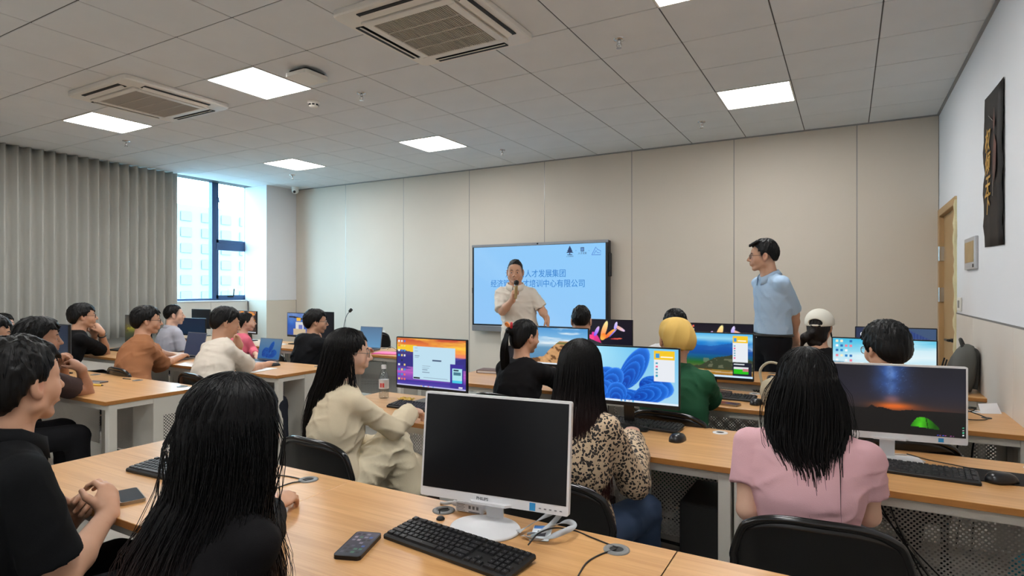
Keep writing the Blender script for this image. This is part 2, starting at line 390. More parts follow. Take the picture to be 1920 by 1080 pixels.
MB().lathe([(.06, 0), (.06, -.03), (.05, -.04)], n=22).build('camera_base', M_plast, t)
MB().lathe([(.05, -.035), (.056, -.06), (.05, -.09), (.03, -.108), (.008, -.115)], n=22).build('camera_ball', M_plast, t)
MB().tube([(.02, -.03, -.08), (.032, -.048, -.092)], .022, 14).build('camera_lens', M_black, t)
# ------------------------------------------------------------------ furniture materials
def wood_mat():
    m = bpy.data.materials.new('oak_laminate'); m.use_nodes = True; nt = m.node_tree; b = nt.nodes['Principled BSDF']
    tc = nt.nodes.new('ShaderNodeTexCoord'); oi = nt.nodes.new('ShaderNodeObjectInfo')
    ad = nt.nodes.new('ShaderNodeVectorMath'); ad.operation = 'ADD'
    sc_ = nt.nodes.new('ShaderNodeVectorMath'); sc_.operation = 'SCALE'; sc_.inputs['Scale'].default_value = 37
    cb = nt.nodes.new('ShaderNodeCombineXYZ'); nt.links.new(oi.outputs['Random'], cb.inputs[0]); nt.links.new(oi.outputs['Random'], cb.inputs[1])
    nt.links.new(cb.outputs[0], sc_.inputs[0]); nt.links.new(tc.outputs['Object'], ad.inputs[0]); nt.links.new(sc_.outputs[0], ad.inputs[1])
    mp = nt.nodes.new('ShaderNodeMapping'); mp.inputs['Scale'].default_value = (1.1, 22, 22); nt.links.new(ad.outputs[0], mp.inputs['Vector'])
    n1 = nt.nodes.new('ShaderNodeTexNoise'); n1.inputs['Scale'].default_value = 1.6; n1.inputs['Detail'].default_value = 6; n1.inputs['Distortion'].default_value = .6
    nt.links.new(mp.outputs[0], n1.inputs['Vector'])
    mp2 = nt.nodes.new('ShaderNodeMapping'); mp2.inputs['Scale'].default_value = (2.5, 110, 110); nt.links.new(ad.outputs[0], mp2.inputs['Vector'])
    n2 = nt.nodes.new('ShaderNodeTexNoise'); n2.inputs['Scale'].default_value = 2; n2.inputs['Detail'].default_value = 3; nt.links.new(mp2.outputs[0], n2.inputs['Vector'])
    r = nt.nodes.new('ShaderNodeValToRGB'); e = r.color_ramp.elements
    e[0].position = .3; e[0].color = lin4((186, 134, 80)); e[1].position = .7; e[1].color = lin4((217, 169, 113))
    mx = nt.nodes.new('ShaderNodeMix'); mx.data_type = 'FLOAT'; mx.inputs[0].default_value = .35
    nt.links.new(n1.outputs['Fac'], mx.inputs[2]); nt.links.new(n2.outputs['Fac'], mx.inputs[3]); nt.links.new(mx.outputs[0], r.inputs['Fac'])
    nt.links.new(r.outputs['Color'], b.inputs['Base Color']); b.inputs['Roughness'].default_value = .32; b.inputs['Specular IOR Level'].default_value = .5
    return m
M_wood = wood_mat(); M_edge = mat('oak_edge_band', (176, 118, 58), .4, var=.08, vscale=9, stretch=(1, 8, 8))
M_steel = mat('white_powder_steel', (212, 208, 198), .4, var=.02)
def perf_mat(name, base, pitch, rad, through=True, dark=(40, 40, 40), axes=(0, 2)):
    m = bpy.data.materials.new(name); m.use_nodes = True; nt = m.node_tree; b = nt.nodes['Principled BSDF']; out = nt.nodes['Material Output']
    b.inputs['Base Color'].default_value = lin4(base); b.inputs['Roughness'].default_value = .45
    tc = nt.nodes.new('ShaderNodeTexCoord'); sp = nt.nodes.new('ShaderNodeSeparateXYZ'); nt.links.new(tc.outputs['Object'], sp.inputs[0])
    def mth(op, a, bb=None):
        n = nt.nodes.new('ShaderNodeMath'); n.operation = op
        for i, x in enumerate((a, bb)):
            if x is None: continue
            if isinstance(x, (int, float)): n.inputs[i].default_value = x
            else: nt.links.new(x, n.inputs[i])
        return n.outputs[0]
    ds = []
    for off in (0, .5):
        q = []
        for a in axes:
            u = mth('FRACT', mth('ADD', mth('MULTIPLY', sp.outputs[a], 1/pitch), 100+off)); q.append(mth('POWER', mth('SUBTRACT', u, .5), 2))
        ds.append(mth('ADD', q[0], q[1]))
    hole = mth('LESS_THAN', mth('MINIMUM', ds[0], ds[1]), (rad/pitch)**2)
    if through:
        t = nt.nodes.new('ShaderNodeBsdfTransparent'); mx = nt.nodes.new('ShaderNodeMixShader')
        nt.links.new(hole, mx.inputs[0]); nt.links.new(b.outputs[0], mx.inputs[1]); nt.links.new(t.outputs[0], mx.inputs[2]); nt.links.new(mx.outputs[0], out.inputs[0])
    else:
        mx = nt.nodes.new('ShaderNodeMix'); mx.data_type = 'RGBA'; mx.inputs['A'].default_value = lin4(base); mx.inputs['B'].default_value = lin4(dark)
        nt.links.new(hole, mx.inputs['Factor']); nt.links.new(mx.outputs['Result'], b.inputs['Base Color'])
    return m
M_perf = perf_mat('perforated_white_steel', (196, 192, 184), .021, .0050)
M_perfc = perf_mat('perforated_cabinet_steel', (212, 208, 198), .021, .0052, False, (60, 58, 56), (1, 2))
M_ring = mat('grey_plastic_ring', (120, 120, 118), .4)

def desk(x0, y0, label, wdt=1.2, dep=.65, cabinet=False, ring=None, group=None):
    t = thing('desk', label, 'desk', (x0+wdt/2, y0+dep/2, 0), 0, group)
    a, b = wdt/2, dep/2
    MB().box(-a+.001, -b, .725, a-.001, b, .75, b=.0015, mi=0, mis=[0, 0, 1, 1, 1, 1]).build('desktop', [M_wood, M_edge], t)
    lg = MB().box(-.025, -.025, .012, .025, .025, .725, b=.003).lathe([(.02, 0), (.022, .012)], n=10).mesh('leg', M_steel)
    for sx in (-1, 1):
        for sy in (-1, 1): link('leg', lg, t, (sx*(a-.035), sy*(b-.05), 0))
    for q in ((-a+.06, -b+.03, .685, a-.06, -b+.06, .724), (-a+.06, b-.07, .685, a-.06, b-.04, .724), (-a+.012, -b+.07, .69, -a+.04, b-.07, .724), (a-.04, -b+.07, .69, a-.012, b-.07, .724)): MB().box(*q).build('rail', M_steel, t)
    MB().box(-a+.06, b-.09, .2, a-.06, b-.085, .70).build('modesty_panel', M_perf, t)
    for sx in (-.13/.45, 1):
        MB().lathe([(.036, 0), (.036, .0025), (.031, .004), (.020, .004), (.019, .001)], (sx*.45, b-.075, .75), 22).build('cable_grommet', ring or M_ring, t)
        MB().lathe([(.0195, 0), (.0195, .0018)], (sx*.45, b-.075, .75), 16).build('grommet_hole', M_dark, t)
    if cabinet:
        MB().box(a-.26, -.03, .1, a-.008, b-.085, .724, b=.003).build('computer_cabinet', M_steel, t)
        MB().box(a-.009, .035, .26, a-.0065, .17, .6).build('vent_panel', M_perfc, t)
    return t
Rw = [(1.0, .625), (2.48, .65), (3.72, .65), (4.85, .62)]
DL = [['oak-topped desk with the long-haired girl in black at it, nearest row', 'oak-topped desk carrying the blank white monitor, nearest row', 'oak-topped desk cut by the lower right edge of the photo'],
      ['oak-topped desk carrying the sunset monitor, second row', 'oak-topped desk carrying the blue ribbon flower monitor', 'oak-topped desk carrying the green tent monitor'],
      ['oak-topped desk with the ponytail woman at it, third row', 'oak-topped desk with the man in the yellow cap at it', 'oak-topped desk at the right wall behind the tent monitor'],
      ['oak-topped desk with the crew-cut man at it, far right row', 'oak-topped desk just before the man in the pale blue shirt', 'oak-topped desk with the grey backpack on its end']]
RING = mat('white_plastic_ring', (220, 220, 222), .35)
for r, (y, d) in enumerate(Rw):
    for k in range(3): desk(-2.8+1.2*k+(.0 if k < 2 else -.008), y, DL[r][k], dep=d, ring=RING if r in (1, 2) else None)
Lw = [(1.98, .66), (3.26, .65), (4.79, .65)]
LL = [['oak-topped desk of the two students at the left edge, nearest left row', 'oak-topped desk with the dark blue monitor, nearest left row', 'oak-topped desk with a yellow pen and an empty right end'],
      ['oak-topped desk with the man in the black T-shirt at it', 'oak-topped desk with the man in the brown T-shirt at it', 'oak-topped desk with the man in the white T-shirt at it'],
      ['oak-topped desk with the man in the grey shirt at it', 'oak-topped desk with the woman in pink at it', 'oak-topped desk with the pink folder on it']]
for r, (y, d) in enumerate(Lw):
    for k in range(3): desk(-4.05-1.2*(3-k), y, LL[r][k], dep=d, cabinet=(k == 2))
desk(-8.62, 4.95, 'oak-topped desk by the window end of the curtain, under the two dark monitors', wdt=.96, dep=.65)

# ------------------------------------------------------------------ chairs
M_chair = mat('glossy_black_chair_plastic', (12, 12, 13), .22, spec=.5, bump=.02, bscale=300)
M_tubeb = mat('black_enamel_tube', (10, 10, 11), .18, spec=.6)
def chair_proto():
    t = thing('folding_chair', '', 'chair')
    # backrest : curved panel with rounded top and rolled rim
    nx, nz = 18, 8; v = []; f = []
    wd, z0, z1 = .455, .585, .805
    def P(i, j):
        u = -1+2*i/nx; w_ = j/nz
        ht = (1-abs(u)**3.4)**(1/2.2) if abs(u) < 1 else 0
        z = z0+.02*(1-u*u)*0+w_*((z1-z0)*(.42+.58*ht))
        return (u*wd/2, -.205-.03*(1-u*u)+-.05*(z-z0), z)
    for i in range(nx+1):
        for j in range(nz+1): v.append(P(i, j))
    for i in range(nx):
        for j in range(nz): a = i*(nz+1)+j; f.append((a, a+1, a+nz+2, a+nz+1))
    b = MB().add(v, f, 0, True).build('backrest', M_chair, t); s = b.modifiers.new('t', 'SOLIDIFY'); s.thickness = .012; s.offset = 0
    rim = [P(0, j) for j in range(0, nz+1, 2)]+[P(i, nz) for i in range(1, nx)]+[P(nx, j) for j in range(nz, -1, -2)]
    fr_ = [(-.225, .17, .012), (-.226, .02, .40), (-.2275, -.20, .57)]+[tuple(p) for p in rim]+[(.2275, -.20, .57), (.226, .02, .40), (.225, .17, .012)]
    MB().tube(bez(fr_, 4), .0125, 10).build('frame', M_tubeb, t)
    for sx in (-1, 1): MB().tube([(sx*.205, .13, .43), (sx*.205, -.02, .28), (sx*.205, -.24, .012)], .0115, 10).build('rear_leg', M_tubeb, t)
    MB().tube([(-.205, -.16, .09), (.205, -.16, .09)], .009, 8).tube([(-.224, .13, .10), (.224, .13, .10)], .009, 8).build('crossbar', M_tubeb, t)
    st = MB(); poly = rrect(.40, .39, .07, 5, 0, -.005); st.prism(poly, .425, .447); st.prism(rrect(.37, .36, .07, 5, 0, -.005), .447, .455); st.build('seat', M_chair, t)
    return t
CH0 = chair_proto(); ch_used = [False]
def chair(x, y, face, label):
    rz = math.atan2(-face[0], face[1])
    o = copy_tree(CH0) if ch_used[0] else CH0
    ch_used[0] = True; o['label'] = label; o['group'] = 'black folding chairs'
    o.location = (x, y, 0); o.rotation_euler = (0, 0, rz); return o

# ------------------------------------------------------------------ painted screens
def vnoise(U, V, fx, fy, seed, oct=4):
    out = 0; amp = 1; tot = 0
    for k in range(oct):
        rs = np.random.RandomState(seed+k); G = rs.rand(64, 64)
        x = U*fx*2**k; y = V*fy*2**k; xi = np.floor(x).astype(int); yi = np.floor(y).astype(int)
        a = x-xi; b = y-yi; a = a*a*(3-2*a); b = b*b*(3-2*b)
        g = lambda i, j: G[(xi+i) % 64, (yi+j) % 64]
        out = out+amp*((g(0, 0)*(1-a)+g(1, 0)*a)*(1-b)+(g(0, 1)*(1-a)+g(1, 1)*a)*b); tot += amp; amp *= .5
    return out/tot
class Pic:
    def __init__(s, U, V): s.U = U; s.V = V; s.c = np.zeros(U.shape+(3,))
    def fill(s, col): s.c[...] = col; return s
    def mix(s, m, col):
        m = np.clip(m, 0, 1)[..., None]; s.c = s.c*(1-m)+np.asarray(col, float)*m; return s
    def grad(s, stops, t=None):
        t = s.V if t is None else t; xs = [a for a, _ in stops]
        for k in range(3): s.c[..., k] = np.interp(t, xs, [c[k] for _, c in stops])
        return s
    def rect(s, u0, v0, u1, v1, col): return s.mix(((s.U > u0) & (s.U < u1) & (s.V > v0) & (s.V < v1))*1.0, col)
    def ell(s, u, v, a, b, rot, soft=.05):
        ca, sa = math.cos(math.radians(rot)), math.sin(math.radians(rot)); x = (s.U-u)*1.78; y = s.V-v
        X = (x*ca+y*sa)/a; Y = (-x*sa+y*ca)/b; r = np.sqrt(X*X+Y*Y); return np.clip((1-r)/soft, 0, 1), X, Y, r
    def icons(s, u0, v1, nx, ny, du, dv, su, sv, seed, cols):
        r = random.Random(seed)
        for i in range(nx):
            for j in range(ny):
                if r.random() < .88: s.rect(u0+i*du, v1-j*dv-sv, u0+i*du+su, v1-j*dv, r.choice(cols))
        return s
IC = [(230, 235, 240), (60, 120, 220), (240, 210, 120), (235, 110, 90), (40, 150, 210), (30, 40, 70)]
def p_black(U, V): return Pic(U, V).fill((9, 10, 12))
def p_off(U, V): return Pic(U, V).fill((14, 17, 24))
def p_sunset(U, V):
    p = Pic(U, V); n = vnoise(U, V, 3, 9, 1)
    p.grad([(0, (88, 70, 175)), (.12, (60, 48, 150)), (.28, (190, 92, 190)), (.36, (90, 60, 160)), (.45, (60, 60, 150)), (.62, (70, 60, 150)), (.66, (235, 130, 110)), (.78, (250, 150, 60)), (1, (190, 70, 50))], V+.06*(n-.5))
    p.mix((n > .5)*(V > .72)*(n-.45)*3, (255, 205, 70)); p.mix((U < .3)*(V > .68)*(V < .86)*.9, (245, 205, 40))
    p.mix((V < .62+.10*np.sin(U*5+1.2)+.05*vnoise(U, V, 6, 2, 5))*(V > .40)*.9, (48, 44, 128))
    p.mix((V > .3)*(V < .4)*(n > .45)*.5, (225, 120, 195)); p.mix((V > .12)*(V < .25)*vnoise(U, V, 2, 14, 8), (150, 80, 190))
    p.icons(.02, .95, 3, 9, .042, .1, .026, .04, 4, IC)
    p.rect(.245, .15, .855, .84, (190, 222, 238)); p.rect(.255, .165, .35, .195, (20, 22, 30))
    for v, a, b in ((.80, .27, .31), (.74, .27, .32), (.64, .27, .34), (.60, .27, .33), (.44, .38, .50), (.40, .38, .48), (.36, .38, .46), (.31, .38, .49), (.2, .40, .75)): p.rect(a, v-.006, b, v+.006, (140, 165, 185))
    p.rect(.53, .55, .66, .575, (70, 90, 120))
    p.rect(.785, .03, .965, .52, (58, 44, 150)); p.rect(.81, .14, .945, .43, (170, 225, 235)); p.rect(.83, .30, .93, .36, (70, 120, 140)); p.rect(.81, .14, .945, .20, (70, 200, 230)); p.rect(.83, .385, .90, .41, (40, 60, 80)); p.rect(.90, .045, .955, .075, (225, 225, 240))
    p.rect(0, 0, 1, .035, (190, 190, 235)); p.icons(.36, .03, 7, 1, .035, .1, .014, .02, 9, IC); return p
def ribbons(p, cu, cv, sc_=1, dim=1):
    for (u, v, a, b, rot, N) in ((-.16, .02, .26, .15, 30, 4), (.30, -.06, .25, .17, -8, 4), (.12, .20, .37, .165, 60, 6), (-.06, .0, .22, .15, 55, 4), (-.16, -.16, .22, .16, 10, 4), (.10, -.24, .30, .12, -5, 4), (.26, -.16, .26, .15, 18, 5), (-.02, -.18, .16, .15, 80, 4)):
        m, X, Y, r = p.ell(cu+u*sc_, cv+v*sc_, a*sc_, b*sc_, rot, .03)
        a_ = np.maximum(X+1.02, .02); q = (a_*a_+Y*Y)/(2*a_); t = (np.clip(q, 0, 1.05)*N) % 1.0
        sh = .12+.62*np.clip(q, 0, 1)*.6+.35*t**3
        col = np.stack([6+95*sh**2.2*dim, (40+125*sh)*dim, (150+120*sh)*dim], -1)
        mm = m[..., None]; p.c = p.c*(1-mm)+col*mm
    return p
def sidebar(p, u0, v0, u1, v1):
    p.rect(u0, v0, u1, v1, (232, 236, 242)); p.rect(u0, v1-.16, u1, v1, (246, 200, 40)); p.rect(u0+.012, v1-.13, u0+.05, v1-.05, (60, 150, 215)); p.rect(u0+.06, v1-.12, u1-.02, v1-.10, (255, 250, 230))
    k = 0; v = v1-.24
    while v > v0+.03:
        p.rect(u0+.014, v, u0+.034, v+.03, [(60, 160, 190), (230, 90, 140), (50, 150, 180), (120, 170, 190)][k % 4]); v -= .055; k += 1
    return p
def p_bloom(U, V):
    p = Pic(U, V); p.grad([(0, (170, 215, 240)), (1, (120, 200, 240))]); p.mix(np.clip(1.1-2*np.hypot((U-.2)*1.5, V-.9), 0, 1)*.6, (190, 240, 255))
    ribbons(p, .43, .38, 1.2); sidebar(p, .77, .42, .965, .96); p.rect(0, 0, 1, .04, (225, 238, 248)); p.icons(.36, .035, 6, 1, .04, .1, .016, .024, 2, [(60, 150, 220), (90, 190, 230), (200, 210, 220)]); return p
def p_rocks(U, V):
    p = Pic(U, V); n = vnoise(U, V, 3, 14, 3); q = vnoise(U+.3*V, V, 14, 10, 6)
    p.grad([(0, (80, 130, 170)), (.45, (100, 150, 185)), (.58, (205, 225, 238)), (.75, (120, 180, 225)), (1, (80, 150, 210))]); p.mix((n > .5)*(V > .55)*(n-.48)*4, (240, 246, 250))
    cl = V < np.interp(U, [0, .3, .42, .55, .62, .8, 1], [.1, .2, .45, .62, .63, .62, .5])+.03*q
    c = np.stack([150+90*q, 110+75*q, 70+60*q], -1); m = cl[..., None]*1.0; p.c = p.c*(1-m)+c*m
    p.mix(cl*(q < .42)*.8, (95, 62, 38)); p.mix((V > .55)*(V < .62)*cl*.8, (95, 105, 60)); p.rect(0, 0, 1, .045, (225, 235, 245)); return p
def p_petal(U, V):
    p = Pic(U, V).fill((22, 20, 32)); p.mix(vnoise(U, V, 2, 2, 3)*.4, (38, 32, 52))
    for (u, v, a, b, rot, c0, c1) in ((.36, .35, .30, .10, -60, (240, 60, 170), (200, 30, 90)), (.22, .35, .20, .14, 40, (245, 90, 190), (250, 60, 120)), (.36, .62, .19, .06, 65, (120, 80, 250), (235, 200, 240)), (.50, .68, .32, .085, 72, (255, 120, 60), (255, 250, 170)), (.60, .55, .26, .06, 42, (240, 90, 60), (255, 190, 60)), (.48, .45, .13, .09, 60, (255, 200, 90), (255, 120, 40)), (.78, .74, .2, .055, -28, (250, 170, 110), (225, 205, 250)), (.71, .82, .14, .05, 75, (170, 150, 250), (230, 220, 255)), (.66, .58, .2, .02, 48, (90, 70, 200), (200, 180, 250)), (.72, .40, .20, .025, 5, (180, 50, 60), (250, 120, 90))):
        m, X, Y, r = p.ell(u, v, a, b, rot, .12); t = np.clip(.5+.5*X, 0, 1)[..., None]
        p.c = p.c*(1-m[..., None])+(np.array(c0)*(1-t)+np.array(c1)*t)*m[..., None]
    return p
def p_petal2(U, V):
    p = p_petal(U, V); p.icons(.02, .95, 3, 6, .036, .1, .024, .06, 5, IC); return p
def p_land(U, V):
    p = Pic(U, V); n = vnoise(U, V, 3, 5, 11); q = vnoise(U, V, 16, 12, 2)
    p.grad([(0, (150, 105, 40)), (.12, (175, 125, 45)), (.2, (110, 110, 60)), (.32, (40, 100, 40)), (.45, (20, 90, 130)), (.62, (20, 100, 190)), (.78, (30, 130, 210)), (.88, (150, 215, 240)), (1, (80, 175, 230))])
    p.mix((V > .6)*(V < .86)*np.clip((n-.42)*3, 0, 1)*np.clip(U*1.3-.3, 0, 1)*.8, (215, 225, 240))
    p.mix((V < np.interp(U, [0, .5, .8, 1], [.75, .7, .8, .62]))*(V > .5)*.45, (25, 60, 140))
    p.mix((V < np.interp(U, [0, .35, .55, .75, 1], [.18, .22, .42, .48, .38])+.05*q)*(V > .17), (58, 66, 48)); p.mix((q > .55)*(V > .2)*(V < .42)*(U > .4)*.6, (130, 130, 105)); p.mix((q < .4)*(V < .22)*.6, (90, 60, 25))
    p.mix((np.abs(V-.13-.02*np.sin(U*7)) < .015)*.8, (200, 175, 140))
    sidebar(p, .76, .36, .94, .95); p.rect(.76, .05, .985, .355, (28, 32, 48)); p.rect(.775, .30, .9, .325, (215, 220, 225)); p.rect(.775, .10, .95, .25, (40, 190, 30)); p.rect(.775, .21, .95, .25, (225, 225, 230)); p.rect(.88, .16, .95, .22, (200, 120, 130))
    p.rect(0, 0, 1, .045, (205, 230, 250)); return p
def p_tent(U, V):
    p = Pic(U, V); n = vnoise(U, V, 14, 9, 4); s_ = np.random.RandomState(5).rand(*U.shape)
    p.grad([(0, (24, 24, 25)), (.3, (30, 29, 30)), (.42, (48, 42, 46)), (.6, (38, 38, 50)), (1, (28, 29, 38))])
    p.mix(np.exp(-((U-.475-.02*(V-.5))/.12)**2)*np.clip((V-.42)*3, 0, 1)*(.25+.75*n), (60, 105, 190)); p.mix(np.exp(-((U-.47)/.028)**2)*np.clip((V-.5)*2.5, 0, 1)*np.clip((n-.3)*2, 0, 1)*.6, (150, 185, 240))
    p.mix((s_ > .99)*(V > .55)*.3*np.exp(-((U-.5)/.15)**2), (170, 195, 245))
    p.mix(np.exp(-((U-.50)/.14)**2)*np.exp(-((V-.40)/.055)**2)*1.1, (225, 105, 40)); p.mix(np.exp(-((U-.48)/.06)**2)*np.exp(-((V-.50)/.06)**2)*.5, (190, 120, 110)); p.mix(np.exp(-((U-.72)/.25)**2)*np.exp(-((V-.37)/.04)**2)*.4, (120, 60, 40))
    p.mix(V < .355+.025*np.sin(U*21)*np.exp(-((U-.47)/.12)**2)+.012*vnoise(U, V, 20, 1, 3)+.04*np.exp(-((U-.33)/.02)**2), (24, 24, 25))
    x = (U-.70)/.115; top = .27-.12*x*x-.03*np.maximum(x, 0)-.08*(np.maximum(-x-.35, 0)*2)
    m = (V < top)*(V > .12-.02*x)*(np.abs(x) < 1.0); g = np.clip(1-np.abs(x+.1), .15, 1)
    c = np.stack([15+70*g, 70+150*g, 8+30*g], -1)*(.65+.5*n[..., None]); mm = m[..., None]*1.0; p.c = p.c*(1-mm)+c*mm
    p.mix(m*(np.abs(x-.25+(V-.2)*.8) < .04)*.7, (10, 40, 8)); p.icons(.975, .16, 1, 4, .03, .035, .01, .014, 3, [(90, 220, 170), (220, 225, 230)]); p.icons(.80, .03, 7, 1, .018, .1, .01, .016, 6, [(70, 90, 220), (170, 90, 160), (120, 150, 230)]); p.rect(.03, .93, .037, .945, (230, 230, 230)); return p
def p_hills(U, V):
    p = Pic(U, V); n = vnoise(U, V, 2, 6, 21)
    p.grad([(0, (120, 150, 60)), (.3, (225, 235, 240)), (.6, (195, 232, 245)), (1, (60, 185, 225))]); p.mix(np.clip((n-.42)*3, 0, 1)*.7*(V > .35), (240, 248, 250))
    p.mix((V < np.interp(U, [0, .2, .4, .6, .75, 1], [.50, .47, .42, .36, .38, .36])+.02*np.sin(U*17)), (60, 150, 190)); p.mix((V < .36+.015*np.sin(U*40))*(U < .7), (60, 110, 60)); p.mix((V < np.interp(U, [.6, .75, 1], [.25, .34, .52])), (150, 150, 30)); p.mix((V < np.interp(U, [.6, .75, 1], [.25, .34, .52]))*vnoise(U, V, 30, 20, 3)*.6, (200, 180, 60))
    p.icons(.03, .96, 4, 7, .047, .1, .028, .05, 8, [(240, 245, 250), (40, 110, 180), (30, 130, 200), (245, 235, 200), (235, 130, 150)]); return p
def p_lock(U, V):
    p = Pic(U, V).fill((48, 56, 84)); p.mix(np.clip((U-.3)*2.2, 0, 1)*np.clip((.65-U)*6, 0, 1), (52, 50, 56)); p.mix((U+.3*V > .85)*1.0, (62, 84, 118))
    b = (V < 1.0-(U-.62)*.9)*(V > .78-(U-.62)*.55)*(U > .62); p.mix(b*1.0, (40, 62, 122)); p.mix(b*((U*28) % 1 < .3)*.4, (90, 110, 150)); p.rect(.06, .73, .30, .755, (210, 220, 235)); p.mix((np.abs(U-.15+.2*(V-.8)) < .02)*.3, (150, 165, 195)); return p
def p_desk(U, V):
    p = Pic(U, V); p.grad([(0, (60, 90, 170)), (.5, (50, 110, 200)), (1, (140, 170, 215))]); p.mix(vnoise(U, V, 5, 5, 4)*.6, (40, 60, 140)); p.mix((np.abs(V-.86+.25*(U-.4)**2+.12*U) < .035)*(U > .08), (45, 42, 50)); p.rect(.42, .15, .8, .62, (215, 215, 215)); p.rect(.46, .66, .66, .8, (240, 185, 70)); p.rect(.55, .25, .75, .5, (110, 120, 190)); p.rect(.3, .05, .9, .3, (200, 180, 150)); p.rect(0, 0, 1, .05, (70, 80, 110)); return p
def p_aut(U, V):
    p = Pic(U, V); q = vnoise(U, V, 7, 7, 9); p.grad([(0, (70, 62, 58)), (.3, (60, 40, 32)), (.6, (90, 60, 45)), (1, (170, 130, 120))]); p.mix((q > .55)*(V > .55)*1., (235, 150, 50)); p.mix((q < .4)*1., (40, 30, 34)); p.rect(0, 0, 1, .06, (210, 215, 225)); return p
def p_field(U, V):
    p = Pic(U, V); q = vnoise(U, V, 5, 5, 13); p.grad([(0, (40, 44, 40)), (.3, (60, 64, 40)), (.55, (150, 140, 40)), (.7, (110, 120, 110)), (1, (60, 66, 76))]); p.mix((q > .55)*.7, (60, 50, 40)); return p
def p_lap(U, V):
    p = Pic(U, V); p.grad([(0, (45, 95, 150)), (1, (92, 122, 150))]); ribbons(p, .45, .38, .95, .72); return p
def p_slate(U, V):
    p = Pic(U, V); p.grad([(0, (42, 54, 76)), (1, (50, 58, 82))]); p.mix((V < .3+.15*np.sin(U*4))*.3, (60, 62, 84)); return p
def p_navy(U, V): return Pic(U, V).grad([(0, (20, 42, 64)), (1, (24, 34, 56))])
def p_blue(U, V): return Pic(U, V).grad([(0, (100, 150, 190)), (1, (88, 118, 150))])
def p_tv(U, V):
    p = Pic(U, V); n = vnoise(U, V, 3, 3, 2); p.grad([(0, (150, 200, 246)), (1, (140, 202, 250))], .5*U+.5*V); p.mix(np.clip(1-np.abs((U*1.5+V)-1.0)*6, 0, 1)*.12+np.clip(n-.5, 0, 1)*.2, (190, 225, 255)); p.mix((U+.8*V < .55)*.10, (110, 180, 245)); return p

def scr_mat(gloss, name, k=1.0):
    m = mat(name, (4, 4, 5), gloss, spec=.35); b = m.node_tree.nodes['Principled BSDF']
    if not b.inputs['Emission Color'].is_linked:
        a = m.node_tree.nodes.new('ShaderNodeAttribute'); a.attribute_name = 'Col'; m.node_tree.links.new(a.outputs['Color'], b.inputs['Emission Color']); b.inputs['Emission Strength'].default_value = k
    return m
M_scr = scr_mat(.28, 'lit_screen')
def screen_mesh(w_, h_, paint, nx):
    ny = max(2, round(nx*h_/w_)); U, V = np.meshgrid((np.arange(nx)+.5)/nx, (np.arange(ny)+.5)/ny)
    P = np.stack([(np.linspace(0, 1, nx)[None, :]-.5)*w_+0*V, 0*U, (np.linspace(0, 1, ny)[:, None]-.5)*h_+0*U], -1).reshape(-1, 3)
    idx = np.arange(nx*ny).reshape(ny, nx); F = np.stack([idx[:-1, :-1], idx[:-1, 1:], idx[1:, 1:], idx[1:, :-1]], -1).reshape(-1, 4)
    me = np_mesh('screen', P, F, M_scr)
    c = paint(U, V).c.reshape(-1, 3); ca = me.color_attributes.new('Col', 'FLOAT_COLOR', 'POINT')
    ca.data.foreach_set('color', np.concatenate([lin(np.clip(c, 0, 255)), np.ones((len(c), 1))], 1).astype('f').ravel()); return me
def np_mesh(name, P, F, m, smooth=False):
    me = bpy.data.meshes.new(name); F = np.asarray(F); k = F.shape[1]
    me.vertices.add(len(P)); me.vertices.foreach_set('co', np.asarray(P, 'f').ravel())
    me.loops.add(F.size); me.loops.foreach_set('vertex_index', F.astype('i').ravel())
    me.polygons.add(len(F)); me.polygons.foreach_set('loop_start', np.arange(0, F.size, k, dtype='i')); me.polygons.foreach_set('loop_total', np.full(len(F), k, 'i'))
    me.polygons.foreach_set('use_smooth', np.full(len(F), smooth)); me.materials.append(m); me.update(calc_edges=True); return me
M_wht = mat('white_monitor_plastic', (226, 226, 228), .35); M_mblk = mat('black_monitor_plastic', (16, 17, 20), .35)

